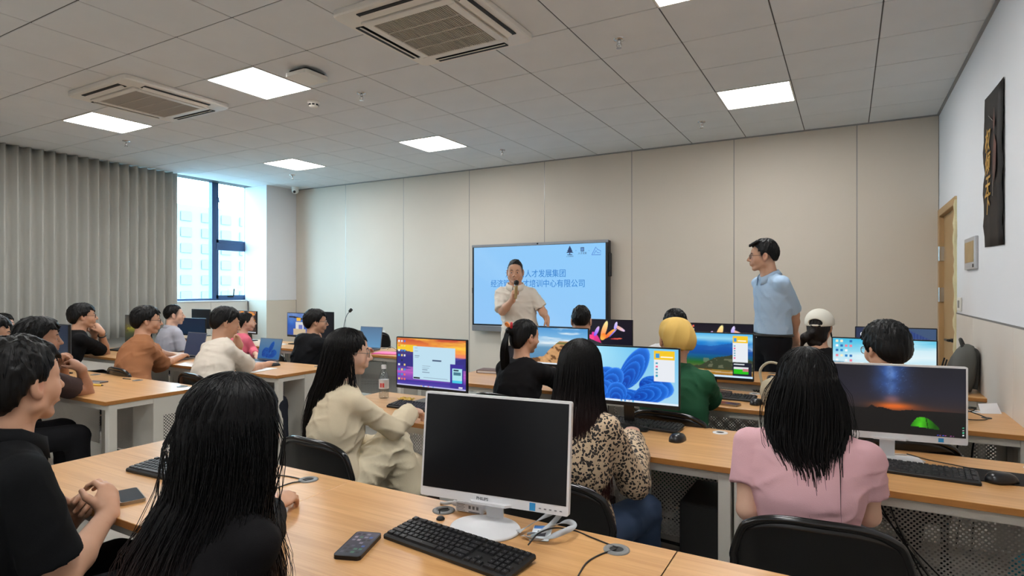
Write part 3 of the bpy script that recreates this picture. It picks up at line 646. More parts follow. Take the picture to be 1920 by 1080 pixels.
def monitor(x, y, yaw, ztop, zbot, wd, paint, label, m=None, nx=150, tilt=0, round_base=False, stand_dx=0, base_y=-.0, stand_m=None):
    m = m or M_mblk; stand_m = stand_m or m; white = m is M_wht
    t = thing('monitor', label, 'monitor', (x, y, .75), math.radians(yaw))
    hh = ztop-zbot; zc = (ztop+zbot)/2-.75; chin = .028 if white else .02; bz = .007
    T = Matrix.Translation((0, 0, zbot-.75)) @ Matrix.Rotation(-math.radians(tilt), 4, 'X') @ Matrix.Translation((0, 0, hh/2))
    mb = MB(); pr_ = rrect(wd, hh, .006, 3); n = len(pr_)
    v = [(a, -.012, b) for a, b in pr_]+[(a, .006, b) for a, b in pr_]+[(a*.9, .022, b*.86) for a, b in pr_]+[(a*.55, .04, b*.5-.01) for a, b in pr_]
    f = [tuple(range(n))]
    for k in range(3): f += [(k*n+i, (k+1)*n+i, (k+1)*n+(i+1) % n, k*n+(i+1) % n) for i in range(n)]
    f.append(tuple(range(3*n, 4*n))[::-1]); mb.add(v, f).xf(T); mb.build('housing', m, t)
    sw, sh = wd-2*bz, hh-bz-chin
    o = link('screen', screen_mesh(sw, sh, paint, nx), t); o.matrix_local = T @ Matrix.Translation((0, -.0128, (chin-bz)/2))
    o['label'] = 'lit screen' if paint not in (p_black, p_off) else 'blank dark screen'
    zn = zbot-.75+hh*.35
    dx = stand_dx
    MB().prism([(dx-.028, -.004), (dx+.028, -.004), (dx+.022, .016), (dx-.022, .016)], 0, zn).xf(Matrix.Translation((0, .045+base_y*.4, .008)) @ Matrix.Rotation(math.radians(6), 4, 'X')).build('stand_neck', stand_m, t)
    b = MB()
    if round_base: b.lathe([(.105, 0), (.108, .004), (.104, .009), (.03, .014)], (dx, base_y, 0), 40, sy=.86)
    else: b.prism(rrect(.24, .17, .02, 4, dx, base_y+.01), 0, .008).prism(rrect(.22, .15, .02, 4, dx, base_y+.01), .008, .011)
    b.build('stand_base', stand_m, t)
    MB().box(-.06+dx, .015, -hh*.28, .06+dx, .05, hh*.05, b=.01).xf(T).build('stand_hinge', stand_m, t)
    return t, T, sw, sh
# ------------------------------------------------------------------ wall screen and wall things
t = thing('wall_screen', 'large wall-mounted presentation screen with pale blue slide behind the speaker', 'screen', (-3.655, 7.12, 1.49))
TVW, TVH = 2.05, 1.165
mb = MB(); mb.box(-TVW/2, -.02, -TVH/2, TVW/2, .08, TVH/2, b=.008); mb.build('housing', M_black, t)
M_st = mat('silver_trim', (150, 152, 156), .35, .6)
MB().box(-TVW/2, -.026, TVH/2-.03, TVW/2, .0, TVH/2+.004, b=.003).build('top_trim', M_st, t)
MB().box(-TVW/2, -.03, -TVH/2-.05, TVW/2, .03, -TVH/2+.03, b=.008).build('speaker_bar', M_st, t)
MB().box(TVW/2, -.01, .12, TVW/2+.03, .04, .42, b=.008).box(TVW/2-.03, -.032, -.06, TVW/2-.004, -.02, .04, b=.003).box(-TVW/2+.008, -.032, -.1, -TVW/2+.03, -.02, -.02, b=.003).build('side_module', M_black, t)
MB().lathe([(.012, 0), (.010, .01)], n=12).xf(Matrix.Translation((.03, -.026, TVH/2-.012)) @ Matrix.Rotation(PI/2, 4, 'X')).build('camera_eye', M_dark, t)
MB().box(-.4, .08, -.3, .4, .10, .3).build('wall_bracket', M_black, t)
sw, sh = TVW-.07, TVH-.085
o = link('screen', screen_mesh(sw, sh, p_tv, 90), t, (0, -.0215, .008)); o['label'] = 'lit pale blue slide'
M_ink = mat('slide_blue_ink', (10, 40, 90), .5, emit=(34, 122, 196)); M_ink2 = mat('slide_dark_ink', (10, 20, 40), .5, emit=(30, 52, 92))
def tvt(u, v): p = atY(u, v, 7.098); return (p[0]+3.655, -.024, p[2]-1.49)
RX = (PI/2, 0, 0)
o = text('浙江省人才发展集团', .098, t, tvt(1003, 514), RX, M_ink, wt=.0004); o.scale = (1.04, 1.12, 1)
o = text('经济管理人才培训中心有限公司', .098, t, tvt(1005, 532.5), RX, M_ink, wt=.0004); o.scale = (1.04, 1.12, 1)
# three small marks top right
x0, _, z0 = tvt(1068.5, 470)
mb = MB()
for k, (w_, z) in enumerate(((.026, .030), (.040, .008), (.052, -.016))): mb.add([(x0-w_, -.024, z0+z-.012), (x0+w_, -.024, z0+z-.012), (x0, -.024, z0+z+.034)], [(0, 1, 2)])
mb.box(x0-.006, -.025, z0-.055, x0+.006, -.0235, z0+.06).box(x0-.035, -.025, z0-.057, x0+.035, -.0235, z0-.048); mb.build('tree_mark', M_ink2, t)
text('人才发展集团', .017, t, (x0, -.024, z0-.075), RX, M_ink2)
x1, _, z1 = tvt(1092, 468); mb = MB().box(x1-.024, -.025, z1-.022, x1+.024, -.0235, z1+.03)
mb.build('square_mark', M_ink2, t)
mb = MB()
for a in (-.012, 0, .012): mb.box(x1-.018, -.0262, z1+.004+a-.002, x1+.018, -.0255, z1+.004+a+.002)
mb.build('square_mark_stripe', mat('slide_light', (120, 170, 230), .5, emit=(120, 180, 235)), t)
text('人才发展', .03, t, (x1, -.024, z1-.048), RX, M_ink2)
x2, _, z2 = tvt(1118, 471); mb = MB()
mb.tube([(x2-.06, -.024, z2-.045), (x2-.005, -.024, z2+.055), (x2+.018, -.024, z2+.02)], .004, 5).tube([(x2-.06, -.024, z2-.045), (x2+.06, -.024, z2-.045), (x2+.06, -.024, z2+.005), (x2+.02, -.024, z2+.02)], .004, 5).tube([(x2-.028, -.024, z2-.03), (x2, -.024, z2+.01), (x2+.015, -.024, z2-.02), (x2+.045, -.024, z2-.02)], .004, 5)
mb.build('triangle_mark', mat('slide_mid_ink', (40, 80, 150), .5, emit=(70, 110, 180)), t)
for u in (1080, 1104.5):
    a = tvt(u, 470); text('×', .03, t, a, RX, M_ink)

def wallR(y, z, dz=0): return (XR-dz, y, z)
# poster on the right wall
po = thing('poster', 'tall narrow black poster with golden brush calligraphy on the white right wall', 'poster', (XR, 4.635, 2.19))
mb = MB(); N = 14
def pw(i): return -.004-.010*abs(math.sin(i*.9))*(1 if 1 < i < 12 else .3)
vv = []; 
for i in range(N+1):
    z = -.475+.965*i/N
    for k, y in enumerate((-.272, -.1, .1, .272)): vv.append((pw(i)*(1 if k in (0, 3) else .5)-.002, y-.004*math.sin(i*1.1) if k == 3 else y, z+(.016*(k/3))))
mb.add(vv, [(i*4+k, i*4+k+1, i*4+k+5, i*4+k+4) for i in range(N) for k in range(3)], 0, True)
sh_ = mb.build('sheet', mat('black_poster_print', (34, 28, 26), .6, spec=.2, var=.25, vscale=7), po); s_ = sh_.modifiers.new('t', 'SOLIDIFY'); s_.thickness = .001
M_gold = mat('gold_ink', (196, 150, 62), .5); M_red = mat('dark_red_ink', (92, 44, 28), .6, var=.5, vscale=14); M_gry = mat('pale_grey_ink', (120, 112, 104), .6)
for ch, z in (('权', .20), ('倾', .055), ('天', -.09), ('下', -.20)):
    text(ch, .15, po, (-.016, .14, z), (PI/2, 0, -PI/2), M_gold, wt=.002, shear=.25)
mb = MB().prism([(-.05, .18), (-.12, .10), (-.10, -.05), (-.06, -.12), (-.02, -.06), (-.03, .06)], 0, .001).prism([(-.06, .33), (-.03, .24), (-.05, .18), (-.075, .25)], 0, .001)
mb.xf(Matrix.Translation((-.0145, 0, .04)) @ Matrix(((0, 0, -1, 0), (1, 0, 0, 0), (0, 1, 0, 0), (0, 0, 0, 1)))); mb.build('red_brush_patch', M_red, po)
MB().tube([(-.0145, -.01, -.16), (-.0145, -.03, -.06), (-.0145, -.06, .02)], .003, 5).tube([(-.0145, .1, .36), (-.0145, -.02, .30)], .003, 5).build('grey_brush_stroke', M_gry, po)
# plaque, outlet and socket plates
t = thing('wall_plaque', 'silver-framed plaque with a gold face on the right wall by the door', 'plaque', (XR, 5.385, 1.715))
MB().box(-.02, -.215, -.115, 0, .215, .115, b=.003).build('plaque_frame', mat('plaque_silver', (188, 188, 190), .4, .4), t); MB().box(-.023, -.165, -.065, -.018, .17, .085, b=.001).build('plaque_face', mat('plaque_gold', (190, 160, 104), .3, .5, var=.12, vscale=8), t)
MB().box(-.022, -.165, -.104, -.019, -.13, -.08).build('plaque_badge', M_dark, t)
t = thing('wall_outlet', 'white double wall outlet above the wainscot beside the door', 'wall outlet', (XR, 5.93, 1.335))
MB().box(-.012, -.09, -.055, 0, .09, .055, b=.003).build('outlet_plate', M_plast, t)
for k in (-1, 1): MB().box(-.0135, k*.022-.015, -.03, -.0115, k*.022+.015, .03).build('outlet_insert', M_ring, t)
t = thing('wall_outlet', 'white blank socket plate on the front wall left of the wall screen', 'wall outlet', (atY(718, 625, YF)[0], YF, atY(718, 625, YF)[2]))
MB().box(-.06, -.012, -.045, .06, 0, .045, b=.003).build('outlet_plate', M_plast, t); MB().box(-.03, -.0135, -.02, .03, -.0115, .02).build('outlet_insert', M_wht, t)

# ------------------------------------------------------------------ monitors
m1, T1, sw1, sh1 = monitor(-.942, 1.54, 6.9, 1.133, .808, .49, p_black, 'white-framed monitor with a blank black screen on the nearest desk', M_wht, 40, tilt=6, round_base=True, base_y=-.05)
M_grey_ink = mat('grey_print', (110, 112, 116), .5)
o = text('PHILIPS', .0125, m1, (0, 0, 0), RX, M_grey_ink, wt=.0003); o.matrix_local = T1 @ Matrix.Translation((-.028, -.0128, -.162+.014)) @ Matrix.Rotation(PI/2, 4, 'X')
o = MB().box(-.009, -.0135, -.011, .009, -.012, .011).build('blue_sticker', mat('blue_sticker', (40, 140, 200), .5), m1); o.matrix_local = T1 @ Matrix.Translation((.135, 0, -.162+.013))
MB().prism([(-.07, .0), (.07, .0), (.055, -.022), (-.055, -.022)], -.004, .003).xf(T1 @ Matrix.Translation((.0, -.010, -.157))).build('stand_cover', M_wht, m1)
mb = MB()
for k in range(5): mb.box(.155+k*.016, -.0135, -.003, .162+k*.016, -.0125, .0)
mb.xf(T1 @ Matrix.Translation((0, 0, -.162+.013))).build('button_mark', M_grey_ink, m1)
monitor(-2.249, 2.957, .3, 1.155, .829, .54, p_sunset, 'black monitor with an orange and purple sunset desktop, before the girl in cream', None, 170)
monitor(-.99, 2.95, 1.5, 1.168, .862, .54, p_bloom, 'black monitor with a blue ribbon flower on its screen', None, 190)
m8, T8, _, _ = monitor(.165, 2.92, 8, 1.150, .838, .50, p_tent, 'white monitor showing a green tent under a night sky', M_wht, 190, stand_dx=-.02, base_y=-.03)
o = MB().box(-.009, -.0135, -.008, .009, -.012, .008).build('blue_sticker', mat('blue_sticker', (40, 140, 200), .5), m8); o.matrix_local = T8 @ Matrix.Translation((.16, 0, -.156+.014))
MB().prism([(-.07, .0), (.07, .0), (.055, -.02), (-.055, -.02)], -.004, .003).xf(T8 @ Matrix.Translation((-.02, -.010, -.150))).build('stand_cover', M_wht, m8)
monitor(-1.977, 4.2, 0, 1.160, .85, .54, p_rocks, 'black monitor with a rocky sea cliff picture, right of the ponytail woman', None, 130)
monitor(-1.96, 5.2, 0, 1.176, .87, .54, p_petal, 'dark monitor with glowing coloured petals, right of the crew-cut man', None, 130)
monitor(-.811, 4.2, 0, 1.164, .845, .54, p_land, 'black monitor with a misty mountain landscape, right of the yellow cap', None, 150)
monitor(-.944, 5.2, 0, 1.168, .86, .54, p_petal2, 'dark monitor whose petal picture peeks out above the mountain landscape monitor', None, 110)
monitor(.18, 4.2, 0, 1.162, .85, .54, p_hills, 'black monitor with sky and hills and desktop icons, behind the tent monitor', None, 150)
m10, T10, _, _ = monitor(.30, 5.2, 0, 1.175, .87, .51, p_lock, 'dark monitor showing the time 09:37, at the far right', None, 130)
M_wink = mat('screen_white_text', (200, 200, 200), .5, emit=(235, 238, 245))
o = text('09:37', .046, m10, (0, 0, 0), RX, M_wink, align='LEFT'); o.matrix_local = T10 @ Matrix.Translation((-.222, -.0135, .093)) @ Matrix.Rotation(PI/2, 4, 'X')
monitor(-6.10, 5.24, -4, 1.149, .84, .42, p_desk, 'monitor with a blue desktop and white windows, left of the man in the black hoodie', None, 70)
monitor(-5.67, 5.25, -6, 1.172, .82, .42, p_off, 'blank black monitor just right of the head of the man in the hoodie', None, 20)
monitor(-7.10, 5.24, -8, 1.155, .845, .50, p_aut, 'monitor with a dark autumn picture behind the woman in pink', None, 70)
monitor(-8.0, 5.02, 4, 1.045, .80, .60, p_navy, 'dark navy monitor right of the man in the grey shirt, lower one', None, 20)
monitor(-8.40, 5.42, 2, 1.150, .86, .42, p_off, 'blank black monitor under the window sill, behind the navy one', None, 20)
monitor(-5.76, 2.42, 0, 1.168, .86, .54, p_navy, 'dark blue monitor behind the youth with raised fists', None, 20)
monitor(-6.80, 3.66, 0, 1.165, .86, .50, p_field, 'monitor with a dark picture of a yellow field, left of the man in brown', None, 60)

def laptop(x, y, yaw, paint, label, wd=.32, ht=.21, lean=12, nx=70, col=(120, 124, 132)):
    t = thing('laptop', label, 'laptop', (x, y, .75), math.radians(yaw)); m = mat('laptop_grey_%d' % col[0], col, .35, .5)
    MB().prism(rrect(wd, ht+.02, .012, 3, 0, -ht/2-.005), .003, .016).build('base', m, t)
    kb = MB()
    for r in range(5):
        for k in range(13): kb.box(-wd*.43+k*wd*.067, -.045-r*.018, .0162, -wd*.43+k*wd*.067+wd*.056, -.031-r*.018, .018)
    kb.build('keys', M_black, t); MB().box(-.05, -ht+.005, .0158, .05, -ht+.065, .0166).build('touchpad', mat('touchpad', (100, 104, 112), .3), t)
    T = Matrix.Translation((0, .005, .016)) @ Matrix.Rotation(-math.radians(lean), 4, 'X')
    MB().box(-wd/2, 0, 0, wd/2, .006, ht, b=.002).xf(T).build('lid', m, t)
    o = link('screen', screen_mesh(wd-.012, ht-.014, paint, nx), t); o.matrix_local = T @ Matrix.Translation((0, -.0008, ht/2)); return t
laptop(-4.93, 3.86, 0, p_lap, 'open laptop with a blue ribbon picture, beside the hand of the man in white', nx=110)
laptop(-5.92, 3.72, -4, p_slate, 'open laptop with a dark slate screen, before the man in brown', wd=.36, ht=.24)
laptop(-4.86, 5.2, 0, p_blue, 'open laptop with a plain grey-blue screen beside the pink folder', wd=.34, ht=.25, lean=8)

# ------------------------------------------------------------------ keyboards, mice
M_key = mat('black_key_caps', (24, 24, 26), .45); M_kbody = mat('keyboard_body_black', (15, 15, 16), .5); M_keyp = mat('key_print_grey', (120, 120, 122), .6)
KEYME = {}
def key_mesh(w_, d_=.0165):
    k = (round(w_, 4), d_)
    if k not in KEYME:
        mb = MB(); a, b = w_/2, d_/2
        mb.add([(-a, -b, 0), (a, -b, 0), (a, b, 0), (-a, b, 0), (-a+.0015, -b+.002, .0055), (a-.0015, -b+.002, .0055), (a-.0015, b-.001, .0055), (-a+.0015, b-.001, .0055)], [(4, 5, 6, 7), (0, 1, 5, 4), (1, 2, 6, 5), (2, 3, 7, 6), (3, 0, 4, 7)])
        mb.add([(-.002, 0, .0057), (.0008, 0, .0057), (.0008, .003, .0057), (-.002, .003, .0057)], [(0, 1, 2, 3)], 1)
        KEYME[k] = mb.mesh('key', [M_key, M_keyp])
    return KEYME[k]
def layout():
    p = .0188; o = []
    x = 0
    for i, g in enumerate((1, 4, 4, 4)):
        for k in range(g): o.append((x+p/2, 5.25, 1)); x += p
        x += p*(.98 if i == 0 else .5)
    rows = {4: [1]*13+[2], 3: [1.5]+[1]*12+[1.5], 2: [1.75]+[1]*11+[2.25], 1: [2.25]+[1]*10+[2.75], 0: [1.25, 1.25, 1.25, 6.25, 1.25, 1.25, 1.25, 1.25]}
    for r, ws in rows.items():
        x = 0
        for w_ in ws: o.append((x+w_*p/2, r, w_)); x += w_*p
    X = 15.3*p
    for r in (5.25, 4, 3):
        for k in range(3): o.append((X+(k+.5)*p, r, 1))
    o.append((X+1.5*p, 1, 1))
    for k in range(3): o.append((X+(k+.5)*p, 0, 1))
    X = 18.6*p
    for r in (5.25, 4, 3, 2, 1):
        for k in range(4 if r in (5.25, 4, 3, 1) else 3): o.append((X+(k+.5)*p, r, 1))
    o += [(X+p, 0, 2), (X+2.5*p, 0, 1), (X+3.5*p, 0, 1)]
    return p, o, X+4*p
def keyboard(x, y, yaw, label, single=True, z=.75):
    t = thing('keyboard', label, 'keyboard', (x, y, z), math.radians(yaw)); p, L, W = layout(); D = p*6.4
    T = Matrix.Rotation(math.radians(4.5), 4, 'X') @ Matrix.Translation((0, 0, .009))
    b = MB().box(-W/2-.007, -D/2-.008, -.006, W/2+.007, D/2+.006, .010, b=.004).xf(T)
    b.box(-W/2+.02, D/2-.02, 0, -W/2+.05, D/2-.005, .016).box(W/2-.05, D/2-.02, 0, W/2-.02, D/2-.005, .016); b.build('base', M_kbody, t)
    J = MB()
    for kx, r, w_ in L:
        me = key_mesh(w_*p-.0022); M = T @ Matrix.Translation((kx-W/2, -D/2+(r+.5)*p, .010))
        if single: o = link('key', me, t); o.matrix_local = M
        else: J.add([M @ v.co for v in me.vertices], [tuple(q.vertices) for q in me.polygons])
    if not single: J.build('keys', M_key, t)
    return t
keyboard(-.93, 1.335, -6.5, 'full-size black keyboard in the foreground beside the white monitor stand')
q = atZ(1703, 877, .765); keyboard(q[0], q[1], -3, 'black keyboard under the tent monitor, right of the girl in pink')
q = atZ(1205, 794, .765); keyboard(q[0]-.02, q[1], -2, 'black keyboard under the blue ribbon flower monitor', False)
q = atZ(1350, 741, .765); keyboard(q[0], q[1], -2, 'black keyboard under the mountain landscape monitor', False)
q = atZ(792, 762, .765); keyboard(q[0], q[1], 0, 'black keyboard under the hand of the girl in cream', False)
q = atZ(340, 884, .765); keyboard(q[0]-.02, q[1], 3, 'black keyboard left of the long-haired girl in black, half hidden by her')
q = atZ(226, 655, .765); keyboard(q[0]+.1, q[1], 0, 'dark keyboard on the middle left desk, left of the man in brown', False)
q = atZ(440, 690, .765)
keyboard(-5.05, 3.5, 0, 'black keyboard under the forearm of the man in white', False)
def mouse(x, y, yaw, label, z=.75, s=1):
    t = thing('mouse', label, 'computer mouse', (x, y, z), math.radians(yaw)); a, b, h = .032*s, .056*s, .036*s
    mb = MB(); n, m_ = 20, 8; v = []; f = []
    for j in range(m_+1):
        ph = PI/2*j/m_
        for i in range(n):
            th = 2*PI*i/n; c, s_ = math.cos(th), math.sin(th); k = (abs(c)**2.6+abs(s_)**2.6)**(-1/2.6); r = math.cos(ph)**.6
            v.append((a*c*k*r*(1-.12*s_*(1 if s_ < 0 else .4)), b*s_*k*r, h*math.sin(ph)*(1-.14*s_*r)))
    for j in range(m_):
        for i in range(n): f.append((j*n+i, j*n+(i+1) % n, (j+1)*n+(i+1) % n, (j+1)*n+i))
    f.append(tuple(range(n))[::-1]); mb.add(v, f, 0, True); mb.build('shell', M_tubeb if False else mat('mouse_black', (20, 20, 22), .3), t)
    MB().tube([(0, b*.35, h*.86), (0, b*.62, h*.70)], .0042*s, 8).build('scroll_wheel', M_ring, t); return t
for u, v, ya, l in ((1271, 822, -10, 'black mouse beside the keyboard of the ribbon flower monitor'), (1879, 900, -60, 'black mouse on the black mouse mat at the far right'), (1419, 755, -15, 'black mouse in the third row left of the beige bag')):
    p = atZ(u, v, .76); mouse(p[0], p[1], ya, l, z=.753 if u > 1800 else .75)
p = atZ(516, 684, .76); mouse(p[0], p[1], -10, 'dark mouse under the hand of the man in the white T-shirt', s=.85)
p = atZ(1378, 697, .76); mouse(-.52, 5.02, 20, 'small black mouse behind the mountain landscape monitor')
def pad(poly, label, z=.75):
    cx = sum(p[0] for p in poly)/len(poly); cy = sum(p[1] for p in poly)/len(poly)
    o = MB().prism([(p[0]-cx, p[1]-cy) for p in poly], 0, .003).build('mouse_mat', mat('mouse_mat_black', (15, 15, 16), .9), None, (cx, cy, z)); tag(o, label, 'mouse mat')
def pxpoly(L, z=.75): return [tuple(atZ(u, v, z)[:2]) for u, v in L]
c = atZ(1880, 896, .75)
pad([(c[0]+a, c[1]+b) for a, b in rrect(.22, .18, .012, 3)], 'black mouse mat under the mouse at the far right')
pad([(-.34+a, 1.24+b) for a, b in rrect(.25, .21, .012, 3)], 'black mouse mat at the bottom edge of the photo')

# ------------------------------------------------------------------ small things on the desks
M_phone = mat('phone_black', (20, 20, 24), .3, spec=.6)
def phone(u, v, yaw, label, paint=None, rim=(40, 40, 44), w_=.075, l_=.155, case=.006):
    p = atZ(u, v, .755); t = thing('phone', label, 'phone', (p[0], p[1], .75), math.radians(yaw))
    mm = mat('phone_rim_%d' % rim[0], rim, .35, .3)
    MB().prism(rrect(w_, l_, .011, 4), 0, .011).build('case', mm, t)
    if paint: o = link('screen', screen_mesh(w_-.008, l_-.008, paint, 60), t, (0, 0, .0114), (-PI/2, 0, 0))
    else: MB().prism(rrect(w_-.006, l_-.006, .009, 4), .011, .0116).build('screen', mat('dim_phone_glass', (52, 58, 66), .12, spec=.7), t)
    return t
def p_phone(U, V):
    p = Pic(U, V); p.grad([(0, (46, 52, 62)), (.5, (62, 58, 70)), (1, (92, 84, 100))]); p.mix(vnoise(U, V, 4, 6, 3)*.5, (40, 40, 50)); p.icons(.10, .93, 4, 7, .21, .125, .14, .07, 12, [(120, 116, 130), (80, 76, 92), (150, 140, 150), (70, 110, 90), (60, 90, 150), (30, 30, 36)]); return p
phone(672, 1023, 20, 'black phone with a grid of app icons on the nearest desk', p_phone, (24, 24, 30), .076, .156)
phone(242, 931, 72, 'phone with a dark screen and gold rim beside the clasped hands', None, (150, 130, 104), .074, .15)
p_ = phone(1362, 757, 75, 'flat grey phone below the keyboard in the third row', None, (150, 142, 140), .078, .16)
# white power adapter with lead
p = atZ(884, 951, .765); t = thing('power_adapter', 'white power adapter with printed label lying behind the keyboard', 'power adapter', (p[0], p[1], .75), math.radians(3))
MB().box(-.05, -.018, .002, .05, .018, .034, b=.004).build('adapter_body', M_wht, t); MB().tube(bez([(-.05, 0, .018), (-.075, .0, .018), (-.10, .005, .010), (-.125, .015, .004)], 5), [.009]*4+[.005]*12, 8).build('lead', M_wht, t)
MB().tube([(.05, 0, .018), (.085, 0, .018)], [.008, .006], 8).build('strain_relief', M_wht, t)
lb = MB()
for k in range(5): lb.box(-.043, -.0185, .008+k*.0048, -.043+.03-.005*(k % 2), -.0181, .0095+k*.0048)
for k in range(3): lb.box(.0+k*.014, -.0185, .016, .008+k*.014, -.0181, .026)
lb.box(.0, -.0185, .006, .04, -.0181, .009); lb.build('label_print', M_grey_ink, t)
p = atZ(826, 971, .755); t = thing('screw_cap', 'small round black cap beside the adapter lead', 'cap', (p[0], p[1], .75)); MB().lathe([(.012, 0), (.013, .004), (.009, .009), (.003, .010)], n=16).build('cap', M_black, t); MB().lathe([(.0135, .001), (.0135, .003)], n=16).build('cap_rim', M_black, t)
# lanyard with badge
p = atZ(1017, 1000, .755); t = thing('lanyard', 'grey ribbon lanyard with an identity badge right of the white monitor base', 'lanyard', (p[0], p[1], .75), math.radians(-12))
def ribbon(pts, w_, name, m):
    P = [np.array(q) for q in bez(pts, 8)]; v = []; 
    for i, q in enumerate(P):
        d = P[min(i+1, len(P)-1)]-P[max(i-1, 0)]; d = d/np.linalg.norm(d); sdv = np.cross(d, (0.25, .1, 1)); sdv /= np.linalg.norm(sdv); tw = math.sin(i*.28); up = np.cross(sdv, d); s2 = sdv*math.cos(tw)+up*math.sin(tw)
        v += [q-s2*w_/2, q+s2*w_/2]
    o = MB().add(v, [(2*i, 2*i+1, 2*i+3, 2*i+2) for i in range(len(P)-1)], 0, True).build(name, m, t); o.modifiers.new('t', 'SOLIDIFY').thickness = .001
M_rib = mat('silver_grey_ribbon', (176, 180, 184), .5)
ribbon([(-.05, -.05, .012), (-.045, .02, .02), (-.005, .075, .05), (.02, .06, .05), (.01, 0, .018), (-.02, -.045, .012)], .016, 'ribbon', M_rib)
ribbon([(-.03, -.055, .008), (.03, -.05, .012), (.075, -.01, .03), (.08, .045, .035), (.045, .055, .035), (.01, .02, .02)], .016, 'ribbon', M_rib)
o = MB().box(-.028, -.043, 0, .028, .043, .002).build('badge', mat('badge_white', (216, 224, 230), .3), t, (.0, -.005, .006), (0.1, -.05, .5)); MB().box(-.012, -.02, .0021, .014, .012, .0026).build('badge_photo', mat('badge_photo', (70, 66, 74), .5), o); MB().box(-.026, .024, .0021, .026, .041, .0026).build('badge_band', mat('badge_blue', (60, 120, 190), .5), o)
# cables on the nearest desk
def cable(pts, label, r=.0022, col=(14, 14, 15), n=10, name='cable'):
    c = np.mean(np.array(pts), 0); c[2] = min(q[2] for q in pts)-r
    P = [np.array(q)-c for q in bez(pts, n)]; o = MB().tube(P, r, 6).build(name, mat('cable_%d' % col[0], col, .5), None, c); tag(o, label, 'cable'); return o
def Z(u, v, z=.7525): return tuple(atZ(u, v, z))
cable([Z(990, 1022, .76), Z(1010, 1000, .78), Z(1040, 990, .765), Z(1075, 994), Z(1110, 1008), Z(1158, 1027)], 'thin black keyboard lead running across the lanyard to the cable hole')
cable([Z(1155, 1030), Z(1125, 1040), Z(1100, 1055), Z(1085, 1078), Z(1075, 1100)], 'thin black mouse lead running from the cable hole to the bottom mouse mat')
cable([Z(460, 893, .76), Z(500, 890), Z(540, 893), Z(576, 901)], 'thin black lead from the cable hole to the hidden keyboard, upper loop')
cable([Z(505, 925), Z(520, 915), Z(548, 905), Z(575, 902)], 'thin black lead from the cable hole passing right of the long hair, lower loop')
cable([Z(840, 953, .765), Z(826, 955, .765), Z(824, 963)], 'short lead between the adapter and the cable hole')
cable([Z(1700, 851, .76), Z(1740, 862), Z(1790, 872), Z(1850, 884), Z(1868, 890, .765)], 'thin black mouse lead under the tent monitor')
cable([Z(1640, 842, .80), Z(1655, 850, .765), Z(1700, 853), Z(1735, 866)], 'white cable under the tent monitor', .003, (215, 215, 215))
cable([(.07, 2.98, .86), (.02, 3.0, .80), (-.06, 2.98, .79), (-.12, 2.95, .757)], 'thick white monitor cable looping left of the tent monitor stand', .004, (214, 214, 216))
cable([(.52, 4.1, .76), (.60, 4.06, .80), (.55, 4.15, .79), (.66, 4.11, .753), (.60, 4.0, .757), (.50, 4.0, .757)], 'black cables coiled by the cable hole on the right wall desk', .003)
for k, (a, b) in enumerate(((.1, .12), (.04, .26), (.08, .2), (.0, .4))):
    cable([(.02+a, 3.0, .70), (.05+a+b*.3, 2.98, .45), (.15+a+b, 2.9, .1), (.25+a+b*1.4, 2.75, .006)], ['black cable hanging under the tent desk, leftmost', 'black cable hanging under the tent desk, longest slope', 'grey cable hanging under the tent desk', 'black cable hanging under the tent desk, rightmost'][k], .004 if k < 3 else .003, (14, 14, 15) if k != 2 else (120, 116, 110))
for k in range(3): cable([(.50+k*.07, 4.2, .72), (.47+k*.07, 4.22, .5), (.50+k*.06, 4.2, .25), (.45+k*.07, 4.1, .006)], 'black cable hanging below the desk at the right wall, %s of three' % ['left', 'middle', 'right'][k], .005)
cable([(-.55, 5.0, .757), (-.45, 5.12, .78), (-.30, 5.1, .757), (-.2, 5.05, .757)], 'thin black lead on the far row beside the landscape monitor', .0025)
cable([(-4.60, 5.22, .757), (-4.52, 5.18, .80), (-4.40, 5.15, .757), (-4.44, 5.05, .757)], 'thin looped lead behind the pink folder', .0025, (90, 80, 76))
# bottle
p = atZ(711, 748, .75); t = thing('water_bottle', 'clear plastic water bottle with white cap and red label', 'bottle', (-2.63, 2.95, .75))
M_pet = glass_mat('clear_bottle_plastic', (232, 236, 238), .14)
MB().lathe([(.028, 0), (.032, .006), (.032, .04), (.030, .05), (.032, .06), (.032, .12), (.031, .135), (.022, .168), (.013, .182), (.0125, .198)], n=26).build('bottle_body', M_pet, t)
MB().lathe([(.0323, .062), (.0323, .12)], n=26).build('bottle_label', mat('bottle_label', (226, 222, 222), .4), t); MB().lathe([(.016, .19), (.016, .212), (.014, .215)], n=20).build('bottle_cap', M_wht, t)
MB().add([(.0326*math.sin(a)+0, -.0326*math.cos(a), z) for a in (-.2, .15, .5, .8) for z in (.072-.0*a, .10)], [(0, 2, 3, 1), (2, 4, 5, 3), (4, 6, 7, 5)]).build('red_print', mat('label_red', (200, 40, 40), .5), t)
# crumpled yellow wrapper
p = atZ(750, 752, .76); t = thing('snack_wrapper', 'crumpled yellow wrapper behind the keyboard of the girl in cream', 'wrapper', (p[0], p[1]+.06, .75))
rr = random.Random(2); n = 9; v = []
for i in range(n):
    for j in range(n): v.append((-.05+.1*i/8, -.03+.06*j/8, .004+rr.random()*.018))
o = MB().add(v, [(i*n+j, (i+1)*n+j, (i+1)*n+j+1, i*n+j+1) for i in range(n-1) for j in range(n-1)]).build('wrapper_foil', mat('yellow_foil', (226, 190, 84), .4), t); o.modifiers.new('t', 'SOLIDIFY').thickness = .001
MB().box(-.02, -.01, 0, .025, .012, .008, b=.003).build('wrapper_bottom', M_black, t)
